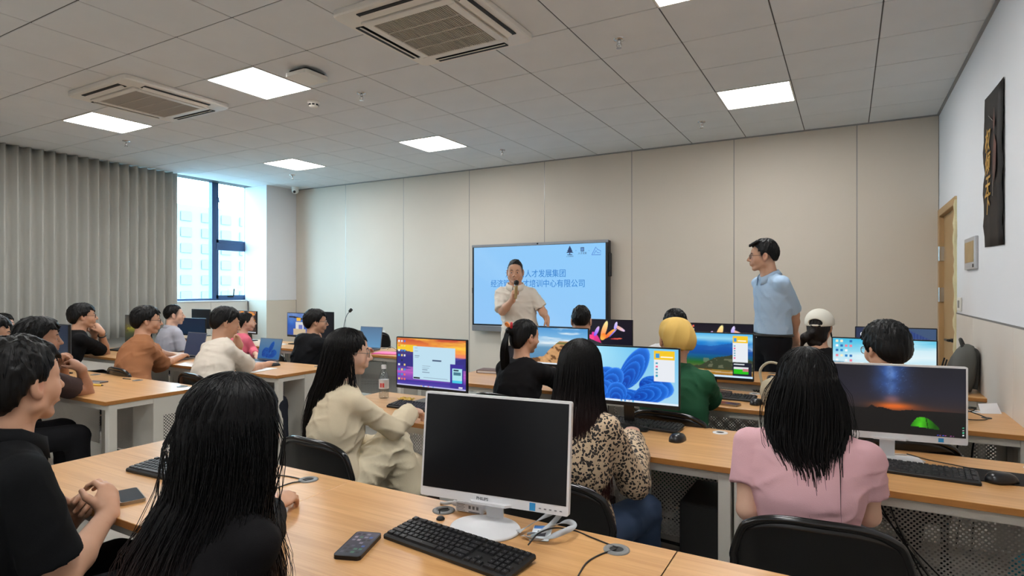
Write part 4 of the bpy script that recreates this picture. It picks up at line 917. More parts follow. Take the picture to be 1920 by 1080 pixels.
# mousepad grey by cream girl
# pens etc on left desks
def pen(u, v, yaw, label, col, l_=.14, r=.005, flat=False):
    p = atZ(u, v, .755); t = thing('pen' if not flat else 'card', label, 'pen' if not flat else 'card', (p[0], p[1], .75), math.radians(yaw)); m = mat('pen_%d_%d' % col[:2], col, .4)
    if flat: MB().box(-l_/2, -.012, 0, l_/2, .012, .003).build('card_sheet', m, t); return
    MB().tube([(-l_/2, 0, r), (l_/2*.8, 0, r)], r, 8).build('barrel', m, t); MB().tube([(l_/2*.8, 0, r), (l_/2, 0, r)], [r*.9, r*.3], 8).build('tip', M_black, t); MB().tube([(-l_/2, 0, 2*r+.001), (-l_/4, 0, 2*r+.001)], r*.3, 5).build('clip', M_chrome, t)
p = atZ(181, 716, .755); t = thing('notebook', 'slim dark grey phone-sized notebook on the nearest left desk', 'notebook', (p[0], p[1], .75), .25); MB().box(-.075, -.035, 0, .075, .035, .01, b=.002).build('cover', mat('slate_cover', (84, 80, 86), .4), t); MB().box(-.073, -.036, .003, .073, -.033, .008).build('page_block', M_wht, t)
pen(178, 722, 14, 'yellow pen beside the slim dark notebook', (220, 180, 60), .16, .006)
pen(238, 710, 8, 'small dark stick lying in the middle of the nearest left desk', (90, 84, 78), .09, .004); 
def paper(x, y, yaw, label, w_=.21, l_=.29, col=(232, 236, 240), n=1):
    t = thing('paper_sheet', label, 'paper', (x, y, .75), math.radians(yaw)); 
    for k in range(n): MB().box(-w_/2, -l_/2, .0004+.002*k, w_/2, l_/2, .0016+.002*k).build('sheet', mat('paper_%d' % col[0], col, .8), t, None, (0, 0, .06*k))
p = atZ(480, 694, .75); paper(p[0], p[1], 10, 'white sheet of paper by the forearm of the man in the white T-shirt', n=2)
p = atZ(497, 643, .75); paper(-5.52, 4.98, 5, 'white sheet before the man in the black hoodie', n=2); paper(-6.3, 5.0, -8, 'white papers right of the woman in pink', n=3)
t = thing('folder', 'bright pink document folder on the far left row beside the laptop', 'folder', (-4.36, 4.98, .75), .2)
MB().box(-.16, -.11, .001, .16, .11, .006, b=.001).build('cover', mat('pink_folder', (222, 58, 150), .4), t); MB().box(-.155, -.105, .006, .13, .1, .009).build('sheet', mat('pink_sheet', (232, 120, 180), .5), t)
# gooseneck microphone
t = thing('gooseneck_microphone', 'black gooseneck microphone standing in the far left row', 'microphone', (-5.36, 5.3, .75))
MB().prism(rrect(.1, .12, .02), 0, .03).build('base', M_black, t); MB().tube(bez([(0, 0, .03), (-.01, 0, .2), (.03, 0, .36), (.10, 0, .44)], 8), .004, 8).build('neck', M_black, t); MB().tube([(.09, 0, .43), (.12, 0, .455)], [.018, .02], 12).build('foam_windshield', M_dark, t)
# book on third row left end
p = atZ(893, 692, .76); t = thing('book', 'thin brown book lying at the left end of the third row', 'book', (-2.62, 4.29, .75), .15); MB().box(-.11, -.07, .003, .11, .07, .022).build('page_block', M_wht, t); MB().box(-.113, -.073, 0, .113, .073, .004).box(-.113, -.073, .021, .113, .073, .025).box(-.116, -.073, 0, -.112, .073, .025).build('cover', mat('brown_cover', (104, 74, 60), .5), t)
# beige tote bag behind the girl in pink
t = thing('tote_bag', 'beige cloth bag with strap on the third row, left of the girl in pink', 'bag', (-.37, 3.93, .75))
mb = MB(); mb.lathe([(.06, 0), (.10, .02), (.105, .08), (.085, .14), (.04, .175), (.02, .18)], n=20, sx=1.0, sy=.6); mb.v = [(x+.012*math.sin(z*40+y*30), y+.01*math.sin(x*50), z) for x, y, z in mb.v]; mb.build('bag_body', mat('beige_canvas', (186, 174, 148), .85, bump=.3, bscale=250), t)
MB().tube(bez([(-.09, 0, .12), (-.10, .0, .21), (-.05, 0, .26), (.02, 0, .24), (.05, 0, .16)], 6), .008, 8).build('strap', mat('beige_strap', (176, 166, 144), .8), t)
# backpack on the far right desk
t = thing('backpack', 'grey backpack leaning on the right wall at the end of the far row', 'backpack', (.655, 5.12, .75))
mb = MB(); n = 20; v = []; f = []; prof = [(.02, 0, .9), (.125, .01, 1), (.14, .06, 1), (.135, .14, 1), (.12, .22, .95), (.10, .28, .85), (.07, .315, .7), (.02, .325, .5)]
for k, (r, z, q) in enumerate(prof):
    for i in range(n):
        a = 2*PI*i/n; c, s_ = math.cos(a), math.sin(a); kk = (abs(c)**3+abs(s_)**3)**(-1/3); v.append((.06*(z/.3)**1.2+r*.62*q*c*kk, r*1.05*s_*kk+.006*math.sin(z*60+i), z+.002))
for k in range(len(prof)-1):
    for i in range(n): f.append((k*n+i, k*n+(i+1) % n, (k+1)*n+(i+1) % n, (k+1)*n+i))
f += [tuple(range(n))[::-1], tuple(range((len(prof)-1)*n, len(prof)*n))]
mb.add(v, f, 0, True); mb.build('bag_body', mat('grey_backpack_cloth', (84, 84, 80), .8, bump=.2, bscale=300), t)
MB().tube(bez([(-.06, -.06, .22), (-.085, -.05, .12), (-.10, 0, .05), (-.085, .05, .12), (-.06, .06, .22)], 6), .006, 6).build('front_zip', M_black, t)
MB().tube(bez([(.03, -.04, .31), (.02, -.02, .355), (.03, .02, .355), (.05, .04, .31)], 6), .010, 8).build('carry_handle', mat('dark_strap', (50, 50, 48), .8), t)
for sy in (-1, 1): MB().tube(bez([(.08, sy*.06, .30), (.105, sy*.07, .27), (.10, sy*.08, .12), (.09, sy*.09, .03)], 6), .014, 8).build('shoulder_strap', mat('dark_strap', (50, 50, 48), .8), t)
# scraps on the right wall desk
t = thing('paper_scrap', 'torn white paper scrap on the desk at the right wall', 'paper', (.70, 4.30, .75), .5); o = MB().add([(-.06, -.02, .001), (.05, -.03, .001), (.07, .03, .05), (-.03, .04, .045)], [(0, 1, 2, 3)]).build('scrap_sheet', M_wht, t); o.modifiers.new('t', 'SOLIDIFY').thickness = .001
t = thing('blue_wrapper', 'small crumpled blue plastic wrapper at the right wall', 'wrapper', (.58, 4.34, .75)); rr = random.Random(5); v = [(-.03+.06*i/5, -.02+.04*j/5, .002+.02*rr.random()) for i in range(6) for j in range(6)]; o = MB().add(v, [(i*6+j, (i+1)*6+j, (i+1)*6+j+1, i*6+j+1) for i in range(5) for j in range(5)]).build('wrapper_foil', mat('blue_foil', (70, 130, 200), .4), t); o.modifiers.new('t', 'SOLIDIFY').thickness = .001
p = atZ(1850, 784, .75); t = thing('cable_hole_disc', 'flat black disc standing for the cable hole in the desk at the right wall', 'cable hole', (p[0], p[1], .75)); MB().lathe([(.024, 0), (.024, .003), (.018, .004)], n=18).build('plug_top', M_black, t)  # black disc stands in for the dark of an open cable hole
# computer towers
def tower(x, y, z, label, led=False, col=(22, 22, 23), face=-1):
    t = thing('computer_tower', label, 'computer', (x, y, z)); m = mat('tower_%d' % col[0], col, .45)
    MB().box(-.085, -.17, .012, .085, .17, .37, b=.005).build('tower_case', m, t); MB().box(-.08, -.176, .02, .08, -.168, .36, b=.003).build('front_bezel', M_black if col[0] < 100 else m, t)
    for sx in (-1, 1):
        for sy in (-1, 1): MB().lathe([(.012, 0), (.012, .013)], (sx*.06, sy*.14, 0), 10).build('foot', M_black, t)
    MB().box(.02, -.1775, .07, .07, -.176, .085).box(.0, -.1775, .04, .07, -.176, .06).build('label_sticker', mat('sticker_grey', (120, 112, 104), .5), t)
    if led: MB().lathe([(.012, 0), (.012, .002)], n=12).xf(Matrix.Translation((0, -.176, .3)) @ Matrix.Rotation(PI/2, 4, 'X')).build('power_light', mat('blue_led', (40, 30, 200), .4, emit=(70, 50, 255), estr=1.5), t)
tower(-.56, 2.80, .16, 'black computer tower on a shelf under the ribbon flower desk'); 
t = thing('tower_shelf', 'grey hanging steel shelf carrying the black computer tower', 'shelf', (-.62, 2.80, 0)); MB().box(-.28, -.2, .135, .17, .2, .16, b=.002).build('shelf_plate', mat('shelf_grey', (132, 128, 122), .45), t); MB().box(-.27, .17, .16, -.25, .19, .71).build('hanger', M_steel, t); MB().box(.14, .17, .16, .16, .19, .71).build('hanger', M_steel, t); MB().box(-.02, -.03, .0, .0, -.01, .135).build('strut', M_black, t)
t.scale = (1, 1, 1)
tower(-1.15, 2.82, .0, 'black computer tower on the floor left of the steel shelf')
tower(-.62, 4.05, .0, 'black computer tower under the third row, behind the man in green')
tower(-1.05, 4.05, .0, 'black computer tower under the third row beside the chair of the man in green')
tower(-6.98, 3.56, .0, 'white computer tower with a blue light under the middle left desk', True, (196, 194, 188))
# teal bag at the lower right corner
p = atZ(1912, 1064, .25); t = thing('teal_bag', 'teal bag with a black patch at the lower right corner', 'bag', (p[0]+.10, p[1]+.05, 0)); mb = MB(); mb.lathe([(.09, 0), (.13, .02), (.14, .14), (.125, .24), (.09, .29), (.03, .30)], n=20, sy=.7); mb.build('bag_body', mat('teal_cloth', (42, 140, 160), .6), t); MB().box(-.12, -.098, .10, -.03, -.085, .20, b=.004).build('black_patch', M_black, t); MB().tube(bez([(-.04, 0, .29), (-.03, 0, .35), (.03, 0, .35), (.04, 0, .29)], 6), .008, 8).build('carry_handle', M_black, t)
t = None
chair(-6.0, 6.45, (.5, -1), 'empty black folding chair before the front wall, left of the wall screen')
# ------------------------------------------------------------------ figures: smooth distance fields meshed with OpenVDB
V3 = lambda *a: np.array(a, float)
def nrm(a): a = np.asarray(a, float); return a/max(np.linalg.norm(a), 1e-9)
class F:
    def __init__(s): s.p = []
    def _a(s, bb, fn, k, op): s.p.append((np.asarray(bb[0], float), np.asarray(bb[1], float), fn, k, op)); return s
    def cone(s, a, b, ra, rb, k=.02, op='u', cut=None):
        a, b = np.asarray(a, float), np.asarray(b, float); d = b-a; L2 = max(d@d, 1e-9); r = max(ra, rb)
        def fn(X, Y, Z):
            px, py, pz = X-a[0], Y-a[1], Z-a[2]; t = np.clip((px*d[0]+py*d[1]+pz*d[2])/L2, 0, 1)
            q = np.sqrt((px-t*d[0])**2+(py-t*d[1])**2+(pz-t*d[2])**2)-(ra+(rb-ra)*t)
            if cut is not None: q = np.maximum(q, (X-cut[0][0])*cut[1][0]+(Y-cut[0][1])*cut[1][1]+(Z-cut[0][2])*cut[1][2])
            return q
        return s._a((np.minimum(a, b)-r, np.maximum(a, b)+r), fn, k, op)
    def ell(s, c, r, R3=None, k=.02, op='u'):
        c = np.asarray(c, float); r = np.asarray(r, float); R3 = np.eye(3) if R3 is None else np.asarray(R3); m = r.max()
        def fn(X, Y, Z):
            px, py, pz = X-c[0], Y-c[1], Z-c[2]
            q = [(px*R3[i][0]+py*R3[i][1]+pz*R3[i][2])/r[i] for i in range(3)]
            k0 = np.sqrt(q[0]**2+q[1]**2+q[2]**2); k1 = np.sqrt((q[0]/r[0])**2+(q[1]/r[1])**2+(q[2]/r[2])**2)
            return k0*(k0-1)/np.maximum(k1, 1e-6)
        return s._a((c-m, c+m), fn, k, op)
    def seg(s, a, b, wa, da, wb, db, right, k=.03, op='u'):
        a, b = np.asarray(a, float), np.asarray(b, float); u = b-a; L = np.linalg.norm(u); u = u/L
        x = nrm(right-(right@u)*u); y = np.cross(u, x); r = max(wa, wb, da, db)
        def fn(X, Y, Z):
            px, py, pz = X-a[0], Y-a[1], Z-a[2]; h = px*u[0]+py*u[1]+pz*u[2]; t = np.clip(h/L, 0, 1); e = h-t*L
            W = wa+(wb-wa)*t; D = da+(db-da)*t; m = np.minimum(W, D)
            return (np.sqrt(((px*x[0]+py*x[1]+pz*x[2])/W)**2+((px*y[0]+py*y[1]+pz*y[2])/D)**2+(e/m)**2)-1)*m
        return s._a((np.minimum(a, b)-r, np.maximum(a, b)+r), fn, k, op)
    def fn(s, bb, f, k=.01, op='u'): return s._a(bb, f, k, op)
    def mesh(s, h, lo=None, hi=None, disp=None, pad=.03):
        if lo is None:
            lo = np.min([p[0] for p in s.p if p[4] == 'u'], 0)-pad; hi = np.max([p[1] for p in s.p if p[4] == 'u'], 0)+pad
        n = np.ceil((hi-lo)/h).astype(int)+1
        ax = [(lo[i]+np.arange(n[i])*h).astype('f') for i in range(3)]
        D = np.full(n, .2, 'f')
        for b0, b1, fn, k, op in s.p:
            m = k+2.5*h+.012
            i0 = np.maximum(np.floor((b0-m-lo)/h).astype(int), 0); i1 = np.minimum(np.ceil((b1+m-lo)/h).astype(int)+1, n)
            if (i1 <= i0).any(): continue
            sl = tuple(slice(a, b) for a, b in zip(i0, i1))
            d = fn(ax[0][sl[0]][:, None, None], ax[1][sl[1]][None, :, None], ax[2][sl[2]][None, None, :]).astype('f'); d = np.broadcast_to(d, D[sl].shape); A = D[sl]
            if op == 'u':
                t = np.clip(.5+.5*(A-d)/k, 0, 1); D[sl] = A+(d-A)*t-k*t*(1-t)
            elif op == 's':
                e = -d; t = np.clip(.5-.5*(A-e)/k, 0, 1); D[sl] = A+(e-A)*t+k*t*(1-t)
        if disp is not None: D += disp(ax[0][:, None, None], ax[1][None, :, None], ax[2][None, None, :]).astype('f')
        g = vdb.FloatGrid(.2); g.copyFromArray(np.ascontiguousarray(D)); P, T, Q = g.convertToPolygons(0.0, 0.0)
        return P*h+lo, Q
def tri_mesh(name, parts, mats, root, col=None):
    """parts: list of (P, quads); joined in one mesh, coordinates relative to the root"""
    P = np.concatenate([p for p, q in parts]); o = 0; Fs = []
    for p, q in parts: Fs.append(np.asarray(q, dtype='i')+o); o += len(p)
    Fq = np.concatenate(Fs)[:, ::FLIP]
    me = np_mesh(name, P-np.array(root.location), Fq, mats, True)
    if col is not None:
        c = col(P); ca = me.color_attributes.new('Col', 'FLOAT_COLOR', 'POINT'); ca.data.foreach_set('color', np.concatenate([c, np.ones((len(c), 1))], 1).astype('f').ravel())
    return link(name, me, root)
FLIP = 1
def skin_mat(name, rough=.5):
    m = mat(name, (200, 160, 135), rough, spec=.35, attr='Col'); b = m.node_tree.nodes['Principled BSDF']
    b.inputs['Subsurface Weight'].default_value = .0; return m
M_skin = skin_mat('skin')
def hair_material():
    m = mat('hair', (14, 12, 12), .42, spec=.22, attr='Col', bump=.2, bscale=90, stretch=(3, 3, .25)); return m
M_hair = hair_material()
M_eyew = mat('eye_white', (215, 208, 202), .3); M_eyed = mat('eye_dark', (20, 14, 12), .15); M_gl = mat('glasses_frame_dark', (24, 22, 24), .3); M_glm = mat('glasses_frame_metal', (150, 146, 142), .25, .9)
SKIN = {'l': (214, 172, 148), 'm': (200, 154, 126), 'd': (172, 126, 100)}

def lockset(n, rnd): return [rnd.uniform(-PI, PI) for _ in range(n)]
class Head:
    def __init__(s, c, look, roll=0, sc_=1):
        s.c = np.asarray(c, float); f = nrm(look); r = nrm(np.cross(f, V3(0, 0, 1))); u = np.cross(r, f)
        if roll: ca, sa = math.cos(roll), math.sin(roll); r, u = r*ca+u*sa, u*ca-r*sa
        s.r, s.f, s.u, s.s = r, f, u, sc_; s.R = np.stack([r, f, u])
    def p(s, x, y, z): return s.c+(s.r*x+s.f*y+s.u*z)*s.s
    def loc(s, P): return ((np.asarray(P)-s.c) @ s.R.T)/s.s
    def locg(s, X, Y, Z):
        px, py, pz = X-s.c[0], Y-s.c[1], Z-s.c[2]
        return [(px*a[0]+py*a[1]+pz*a[2])/s.s for a in (s.r, s.f, s.u)]

def head_field(h, fem, fat=0):
    s = h.s; G = F(); E = lambda c, r, k=.02, op='u', R3=None: G.ell(h.p(*c), np.array(r)*s, h.R if R3 is None else R3, k*s, op)
    C = lambda a, b, ra, rb, k=.015, op='u': G.cone(h.p(*a), h.p(*b), ra*s, rb*s, k*s, op)
    jw = .044 if fem else .050; w = 1+fat
    E((0, -.014, .034), (.0755*w, .096, .086)); E((0, .034, -.006), (.064*w, .062, .084), .025); E((0, .052, .05), (.056, .034, .04), .03)
    for sx in (-1, 1):
        C((sx*jw*w, .0, -.054), (sx*.011, .066, -.094 if fem else -.097), .021*w, .012 if fem else .0165, .018); E((sx*.036*w, .056, -.028), (.028, .026, .028), .025); C((sx*.046*w, .005, -.02), (sx*jw*w, .0, -.055), .026, .022, .03)
        C((sx*.014, .083, .029), (sx*.046, .068, .026), .010 if not fem else .008, .009, .014)
        E((sx*.031, .097, .006), (.017, .013, .010), .012, 's'); E((sx*.031, .0795, .005), (.0135, .0125, .0125), .003)
        C((sx*.018, .0885, .0120), (sx*.044, .079, .0108), .0056, .005, .004); C((sx*.019, .0885, -.0035), (sx*.043, .079, -.0025), .0048, .0044, .004)
        E((sx*.012, .099, -.031), (.0095, .0105, .0085), .008)
        E((sx*.080*w, -.010, .0), (.0125, .020, .034), .006); E((sx*.091*w, -.002, .002), (.008, .011, .020), .005, 's'); E((sx*.078*w, -.004, -.026), (.009, .010, .012), .006)
    C((0, .093, .018), (0, .116, -.024), .0075, .0120, .010); E((0, .1165, -.025), (.0105, .0105, .009), .006)
    E((0, .085, -.055), (.026, .018, .024), .02)
    C((-.017, .0955, -.0555), (.017, .0955, -.0555), .0048, .0048, .004); C((-.006, .1025, -.0545), (.006, .1025, -.0545), .0054, .0054, .005); C((-.012, .0985, -.0665), (.012, .0985, -.0665), .0062, .0062, .004)
    C((-.020, .104, -.0605), (.020, .104, -.0605), .0022, .0022, .003, 's'); E((0, .072, -.094 if fem else -.098), (.013 if fem else .017, .012, .012), .012); E((0, .045, -.092), (.026*w, .034, .016), .015)
    for sx in (-1, 1): C((sx*.006, .106, -.0385), (sx*.0075, .106, -.0365), .003, .003, .003, 's')
    return G
def hand_field(G, W, d, n, side, curl=.6, spread=.0, thumb=.5, s=1.0):
    """wrist W, d along the fingers, n = palm normal (pointing out of the palm); side +1 right hand"""
    d = nrm(d); n = nrm(n-(n@d)*d); x = np.cross(d, n)*1.0   # x: towards the thumb for a right hand
    x = x*side
    p = lambda a, b, c: W+(x*a+d*b+n*c)*s
    R3 = np.stack([x, d, n])
    G.ell(p(0, .048, -.002), np.array([.041, .055, .0165])*s, R3, .015*s); G.cone(p(0, -.01, 0), p(0, .03, 0), .026*s, .024*s, .02*s)
    G.ell(p(.026, .032, .008), np.array([.016, .03, .015])*s, R3, .012*s)
    for i, (ax, L, r, b0) in enumerate(((.029, .066, .0092, .090), (.010, .074, .0095, .096), (-.010, .069, .0090, .092), (-.028, .054, .0080, .083))):
        cu = curl[i] if hasattr(curl, '__len__') else curl*(1+.08*i); a = 0; q = p(ax*.95, b0-.008, -.001); sp = ax*(.12+spread)*2
        for j, (fl, f_) in enumerate(((.45, .9), (.31, 1.1), (.24, .7))):
            a += cu*f_; dv = nrm(d*math.cos(a)+n*math.sin(a)+x*sp*math.cos(a)); e = q+dv*L*fl*s*1.12
            G.cone(q, e, r*(1-.09*j)*s, r*(.93-.09*j)*s, .0035*s if j else .008*s); q = e
    q = p(.03, .022, .006); t1 = nrm(x*.75+d*.75+n*(.15+.5*thumb)); e = q+t1*.042*s; G.cone(q, e, .0125*s, .0105*s, .008*s)
    t2 = nrm(x*(.35-.7*thumb)+d*.9+n*(.2+.5*thumb)); e2 = e+t2*.036*s; G.cone(e, e2, .0102*s, .0080*s, .003*s)
    return G
def ik(S, W, l1, l2, hint):
    v = W-S; D = np.linalg.norm(v); u = v/D; k = max(1.0, D/(l1+l2)*1.002); l1, l2 = l1*k, l2*k
    a = (l1*l1-l2*l2+D*D)/(2*D); hgt = math.sqrt(max(l1*l1-a*a, 1e-6)); hv = hint-(hint@u)*u
    return S+u*a+nrm(hv)*hgt
def wrinkle(seed, amp, root):
    """thin cloth folds: sharp ridges along a few warped directions, strong in patches"""
    r = np.random.RandomState(seed); K = [(nrm(r.randn(3)*np.array([1, 1, 1.5]))*PI/r.uniform(.05, .12), r.uniform(0, 6), r.uniform(.6, 1), nrm(r.randn(3))*2*PI/r.uniform(.15, .3), r.uniform(0, 6), nrm(r.randn(3))*2*PI/r.uniform(.2, .35), r.uniform(0, 6)) for _ in range(4)]
    def f(X, Y, Z):
        o = 0
        for k, p, a, q, p2, m, p3 in K:
            wv = np.sin(q[0]*X+q[1]*Y+q[2]*Z+p2); pt = np.clip(.25+.75*np.sin(m[0]*X+m[1]*Y+m[2]*Z+p3), 0, 1)
            o = o+a*pt*((1-np.abs(np.sin(k[0]*X+k[1]*Y+k[2]*Z+p+.9*wv)))**2.5-.25)
        return -amp*1.1*o
    return f

def hair_parts(h, st, rnd, root):
    """returns mesh parts [(P,Q)...] for the hair of head h"""
    s = h.s; style = st['style']; t = st.get('vol', .018); G = F(); out = []
    vox = st.get('vox', .006)
    E = lambda c, r, k=.015, op='u': G.ell(h.p(*c), np.array(r)*s, h.R, k*s, op)
    C = lambda a, b, ra, rb, k=.008, op='u': G.cone(h.p(*a), h.p(*b), ra*s, rb*s, k*s, op)
    side = st.get('side', t*.7); top = st.get('top', t)
    E((0, -.016, .036), (.0755+side, .098+t, .086+top))
    if style in ('long', 'pony'): E((0, -.035, -.02), (.07+side, .075+t, .09), .03)
    if style in ('full', 'mop'): E((0, -.05, -.01), (.07+side*.9, .058+t, .07), .03)
    fh = st.get('hairline', .0)
    E((0, .125, -.045+fh), (.078 if style != 'buzz' else .082, .098, .12), .008, 's')
    nape = st.get('nape', -.062); earz = st.get('earz', .004)
    def low(X, Y, Z):
        x, y, z = h.locg(X, Y, Z); lim = np.where(y > -.035, earz+np.maximum(y-.015, 0)*1.4, earz+(nape-earz)*np.clip((-y-.035)/.04, 0, 1))
        return (z-lim)*s*.8
    big = (h.c-.35, h.c+.35)
    if style not in ('long',): G.fn(big, low, .006, 's')
    else:
        def low2(X, Y, Z):
            x, y, z = h.locg(X, Y, Z); lim = np.where(y > .0, .0+np.maximum(y-.02, 0)*1.2, -.13); return (z-lim)*s*.8
        G.fn(big, low2, .006, 's')
    cr = V3(*st.get('crown', (.01, -.045)), 0)
    def surf(ph, th, e=1.0):   # point on the hair shell: ph around the crown, th from the top
        x = math.sin(ph)*math.sin(th); y = math.cos(ph)*math.sin(th); z = math.cos(th)
        return V3(x*(.0755+side)*e, -.016+y*(.098+t)*e, .036+z*(.086+top)*e)
    nl = st.get('locks', 70); ll = st.get('lock', .04)
    for _ in range(nl):
        ph = rnd.uniform(-PI, PI); th = rnd.uniform(.25, 1.65 if abs(ph) > 1.1 else 1.0)
        a = surf(ph, th, .99); b = surf(ph+rnd.uniform(-.3, .3), th+ll/.1*rnd.uniform(.6, 1.1), 1.0+st.get('mess', .05)*rnd.random())
        if b[2] < nape-.01 or (b[1] > .03 and b[2] < .035): continue
        C(a, b, rnd.uniform(.005, .008), .0018, .006)
    for fr_ in st.get('fringe', []): C(fr_[0], fr_[1], fr_[2] if len(fr_) > 2 else .012, fr_[3] if len(fr_) > 3 else .004, .008)
    for q in st.get('extra', []): C(q[0], q[1], q[2], q[3], .02)
    gz = st.get('groove', .0016)
    if 'env' in st:      # solid core of the hanging hair
        fl = nrm(V3(h.f[0], h.f[1], 0)); rl = V3(fl[1], -fl[0], 0); ev = st['env']; kc = st.get('core', .9)
        lv = [h.c+(rl*e[3]+fl*(e[4]-.012)-V3(0, 0, 1)*e[0])*s for e in ev]
        for (a, b, ea, eb) in zip(lv[:-1], lv[1:], ev[:-1], ev[1:]):
            if ea[0] < .03: continue
            G.seg(a, b, ea[1]*kc*s, ea[2]*kc*s*.9, eb[1]*kc*s, eb[2]*kc*s*.9, rl, .03)
        fc = h.c+fl*.16*s-V3(0, 0, .16)*s
        G.ell(h.p(0, .135, -.07), np.array([.085, .10, .15])*s, h.R, .01, 's')
    def disp(X, Y, Z):
        x, y, z = h.locg(X, Y, Z); ph = np.arctan2(x-cr[0], y-cr[1]+.0001); rr = np.sqrt((x-cr[0])**2+(y-cr[1])**2)
        return gz*s*(np.sin(ph*23+5*np.sin(rr*40)+z*20)+.7*np.sin(ph*41+z*35+2))*np.clip(rr/.03, 0, 1)
    out.append(G.mesh(vox*s, disp=disp))
    # fine strands combed over the cap of hair
    if st.get('fuzz', 1):
        T = []
        for _ in range(st.get('nfuzz', 360)):
            ph = rnd.uniform(-PI, PI); th = rnd.uniform(.05, 1.75); n_ = 5; e0 = rnd.uniform(.985, 1.01); lift = rnd.uniform(.0, st.get('mess', .05)); dl = rnd.uniform(.10, .20)*ll/.045; bend_ = rnd.uniform(-.06, .06); pts = []
            for k in range(n_):
                q = surf(ph+bend_*k, min(th+dl*k, 2.25), e0+lift*k/n_*.8)
                lim = earz+max(q[1]-.015, 0)*1.4 if q[1] > -.035 else earz+(nape-earz)*min((-q[1]-.035)/.04, 1)
                if style == 'long': lim = -.05
                if q[2] < lim or (q[1] > .03 and q[2] < .062-fh*0 and abs(q[0]) < .072): break
                pts.append(h.p(*q))
            if len(pts) >= 3: P_ = np.array(pts); T.append((P_, np.linspace(.0016, .0005, len(P_))*st.get('fr', 1)))
        if T: out.append(tube_batch(T, 3))
    # hanging strands
    tubes = []
    for L in st.get('strands', []): tubes += L(h, rnd)
    if tubes: out.append(tube_batch(tubes, 3))
    return out
def tube_batch(tubes, n=5):
    P = []; Q = []; o = 0
    for path, rad in tubes:
        path = np.asarray(path, float); m = len(path); tn = np.gradient(path, axis=0); tn /= np.linalg.norm(tn, axis=1)[:, None]+1e-9
        up = np.tile(V3(.31, .92, .21), (m, 1)); sd = np.cross(tn, up); sd /= np.linalg.norm(sd, axis=1)[:, None]+1e-9; u2 = np.cross(sd, tn)
        rad = np.asarray(rad)
        for k in range(n): P.append(path+(sd*math.cos(2*PI*k/n)+u2*math.sin(2*PI*k/n))*rad[:, None])
        for k in range(n):
            a = o+k*m+np.arange(m-1); b = o+((k+1) % n)*m+np.arange(m-1); Q.append(np.stack([a, b, b+1, a+1], 1))
        o += n*m
    return np.concatenate(P), np.concatenate(Q)
def curtain_of_hair(n, env, wid=(.002, .006), phr=(1.0, PI), tipj=.12, start=(.1, .5), drift=(0, 0, 0), seed=0, inner=.55, world_down=True, wave=.006):
    """long hair: strands start on the crown, run over the skull and hang. env: [(drop below head centre, rx, ry, cx, cy)] in the head's level frame"""
    def f(h, rnd):
        rn = random.Random(seed+11); T = []
        fl = nrm(V3(h.f[0], h.f[1], 0)); rl = V3(fl[1], -fl[0], 0); zs = [e[0] for e in env]; zmax = zs[-1]
        for _ in range(n):
            ph = rn.uniform(*phr)*rn.choice((-1, 1)); rho = rn.uniform(inner, 1)**.6; pts = []
            for th in np.linspace(rn.uniform(*start), 1.5, 5):
                q = V3(math.sin(ph)*math.sin(th)*.095, -.016+math.cos(ph)*math.sin(th)*.117, .036+math.cos(th)*.105); e = .93+.07*rho
                pts.append(h.p(*(q*e)))
            end = zmax*(1-tipj*rn.random()**1.5) if rn.random() < .9 else zmax*rn.uniform(.6, .9); w0 = rn.uniform(0, 6); jx, jy = rn.gauss(0, .012), rn.gauss(0, .012)
            for z in np.linspace(.02, end, 9):
                e = [np.interp(z, zs, [q[k] for q in env]) for k in range(1, 5)]; g = z/zmax
                x = e[2]+math.sin(ph)*e[0]*rho+jx*g+wave*math.sin(z*14+w0); y = e[3]+math.cos(ph)*e[1]*rho+jy*g+wave*math.cos(z*11+w0)
                pts.append(h.c+(rl*x+fl*y-V3(0, 0, 1)*z)*h.s+V3(*drift)*g)
            P = np.array(pts) if len(pts) > 12 else np.array(bez(pts, 2)); r = rn.uniform(*wid); tt = np.linspace(0, 1, len(P)); T.append((P, r*np.where(tt < .75, .7+.3*np.minimum(tt*4, 1), 1-(tt-.75)/.25*.85)))
        return T
    return f
def make_glasses(h, root, metal=False, rx=.0235, rz=.019):
    m = M_glm if metal else M_gl; g = link('glasses', None, root); mb = MB(); rt = np.array(root.location)
    for sx in (-1, 1):
        c = V3(sx*.033, .108, .003); ring = [h.p(c[0]+rx*math.copysign(abs(math.cos(a))**.75, math.cos(a)), c[1]-.22*abs(c[0]+rx*math.cos(a))*.6, c[2]+rz*math.copysign(abs(math.sin(a))**.75, math.sin(a)))-rt for a in np.linspace(0, 2*PI, 25)[:-1]]
        mb.tube(ring, .0018*h.s, 6, closed=True)
        ln = MB().add(ring, [tuple(range(len(ring)))]); lo_ = ln.build('lens', M_lens, g)
        mb.tube([h.p(sx*.056, .100, .008)-rt, h.p(sx*.074, .075, .010)-rt, h.p(sx*.083, .0, .012)-rt, h.p(sx*.082, -.02, .0)-rt], .0017*h.s, 6)
    mb.tube([h.p(-.010, .104, .006)-rt, h.p(0, .109, .009)-rt, h.p(.010, .104, .006)-rt], .0018*h.s, 6); mb.build('glasses_frame', m, g)
    return g

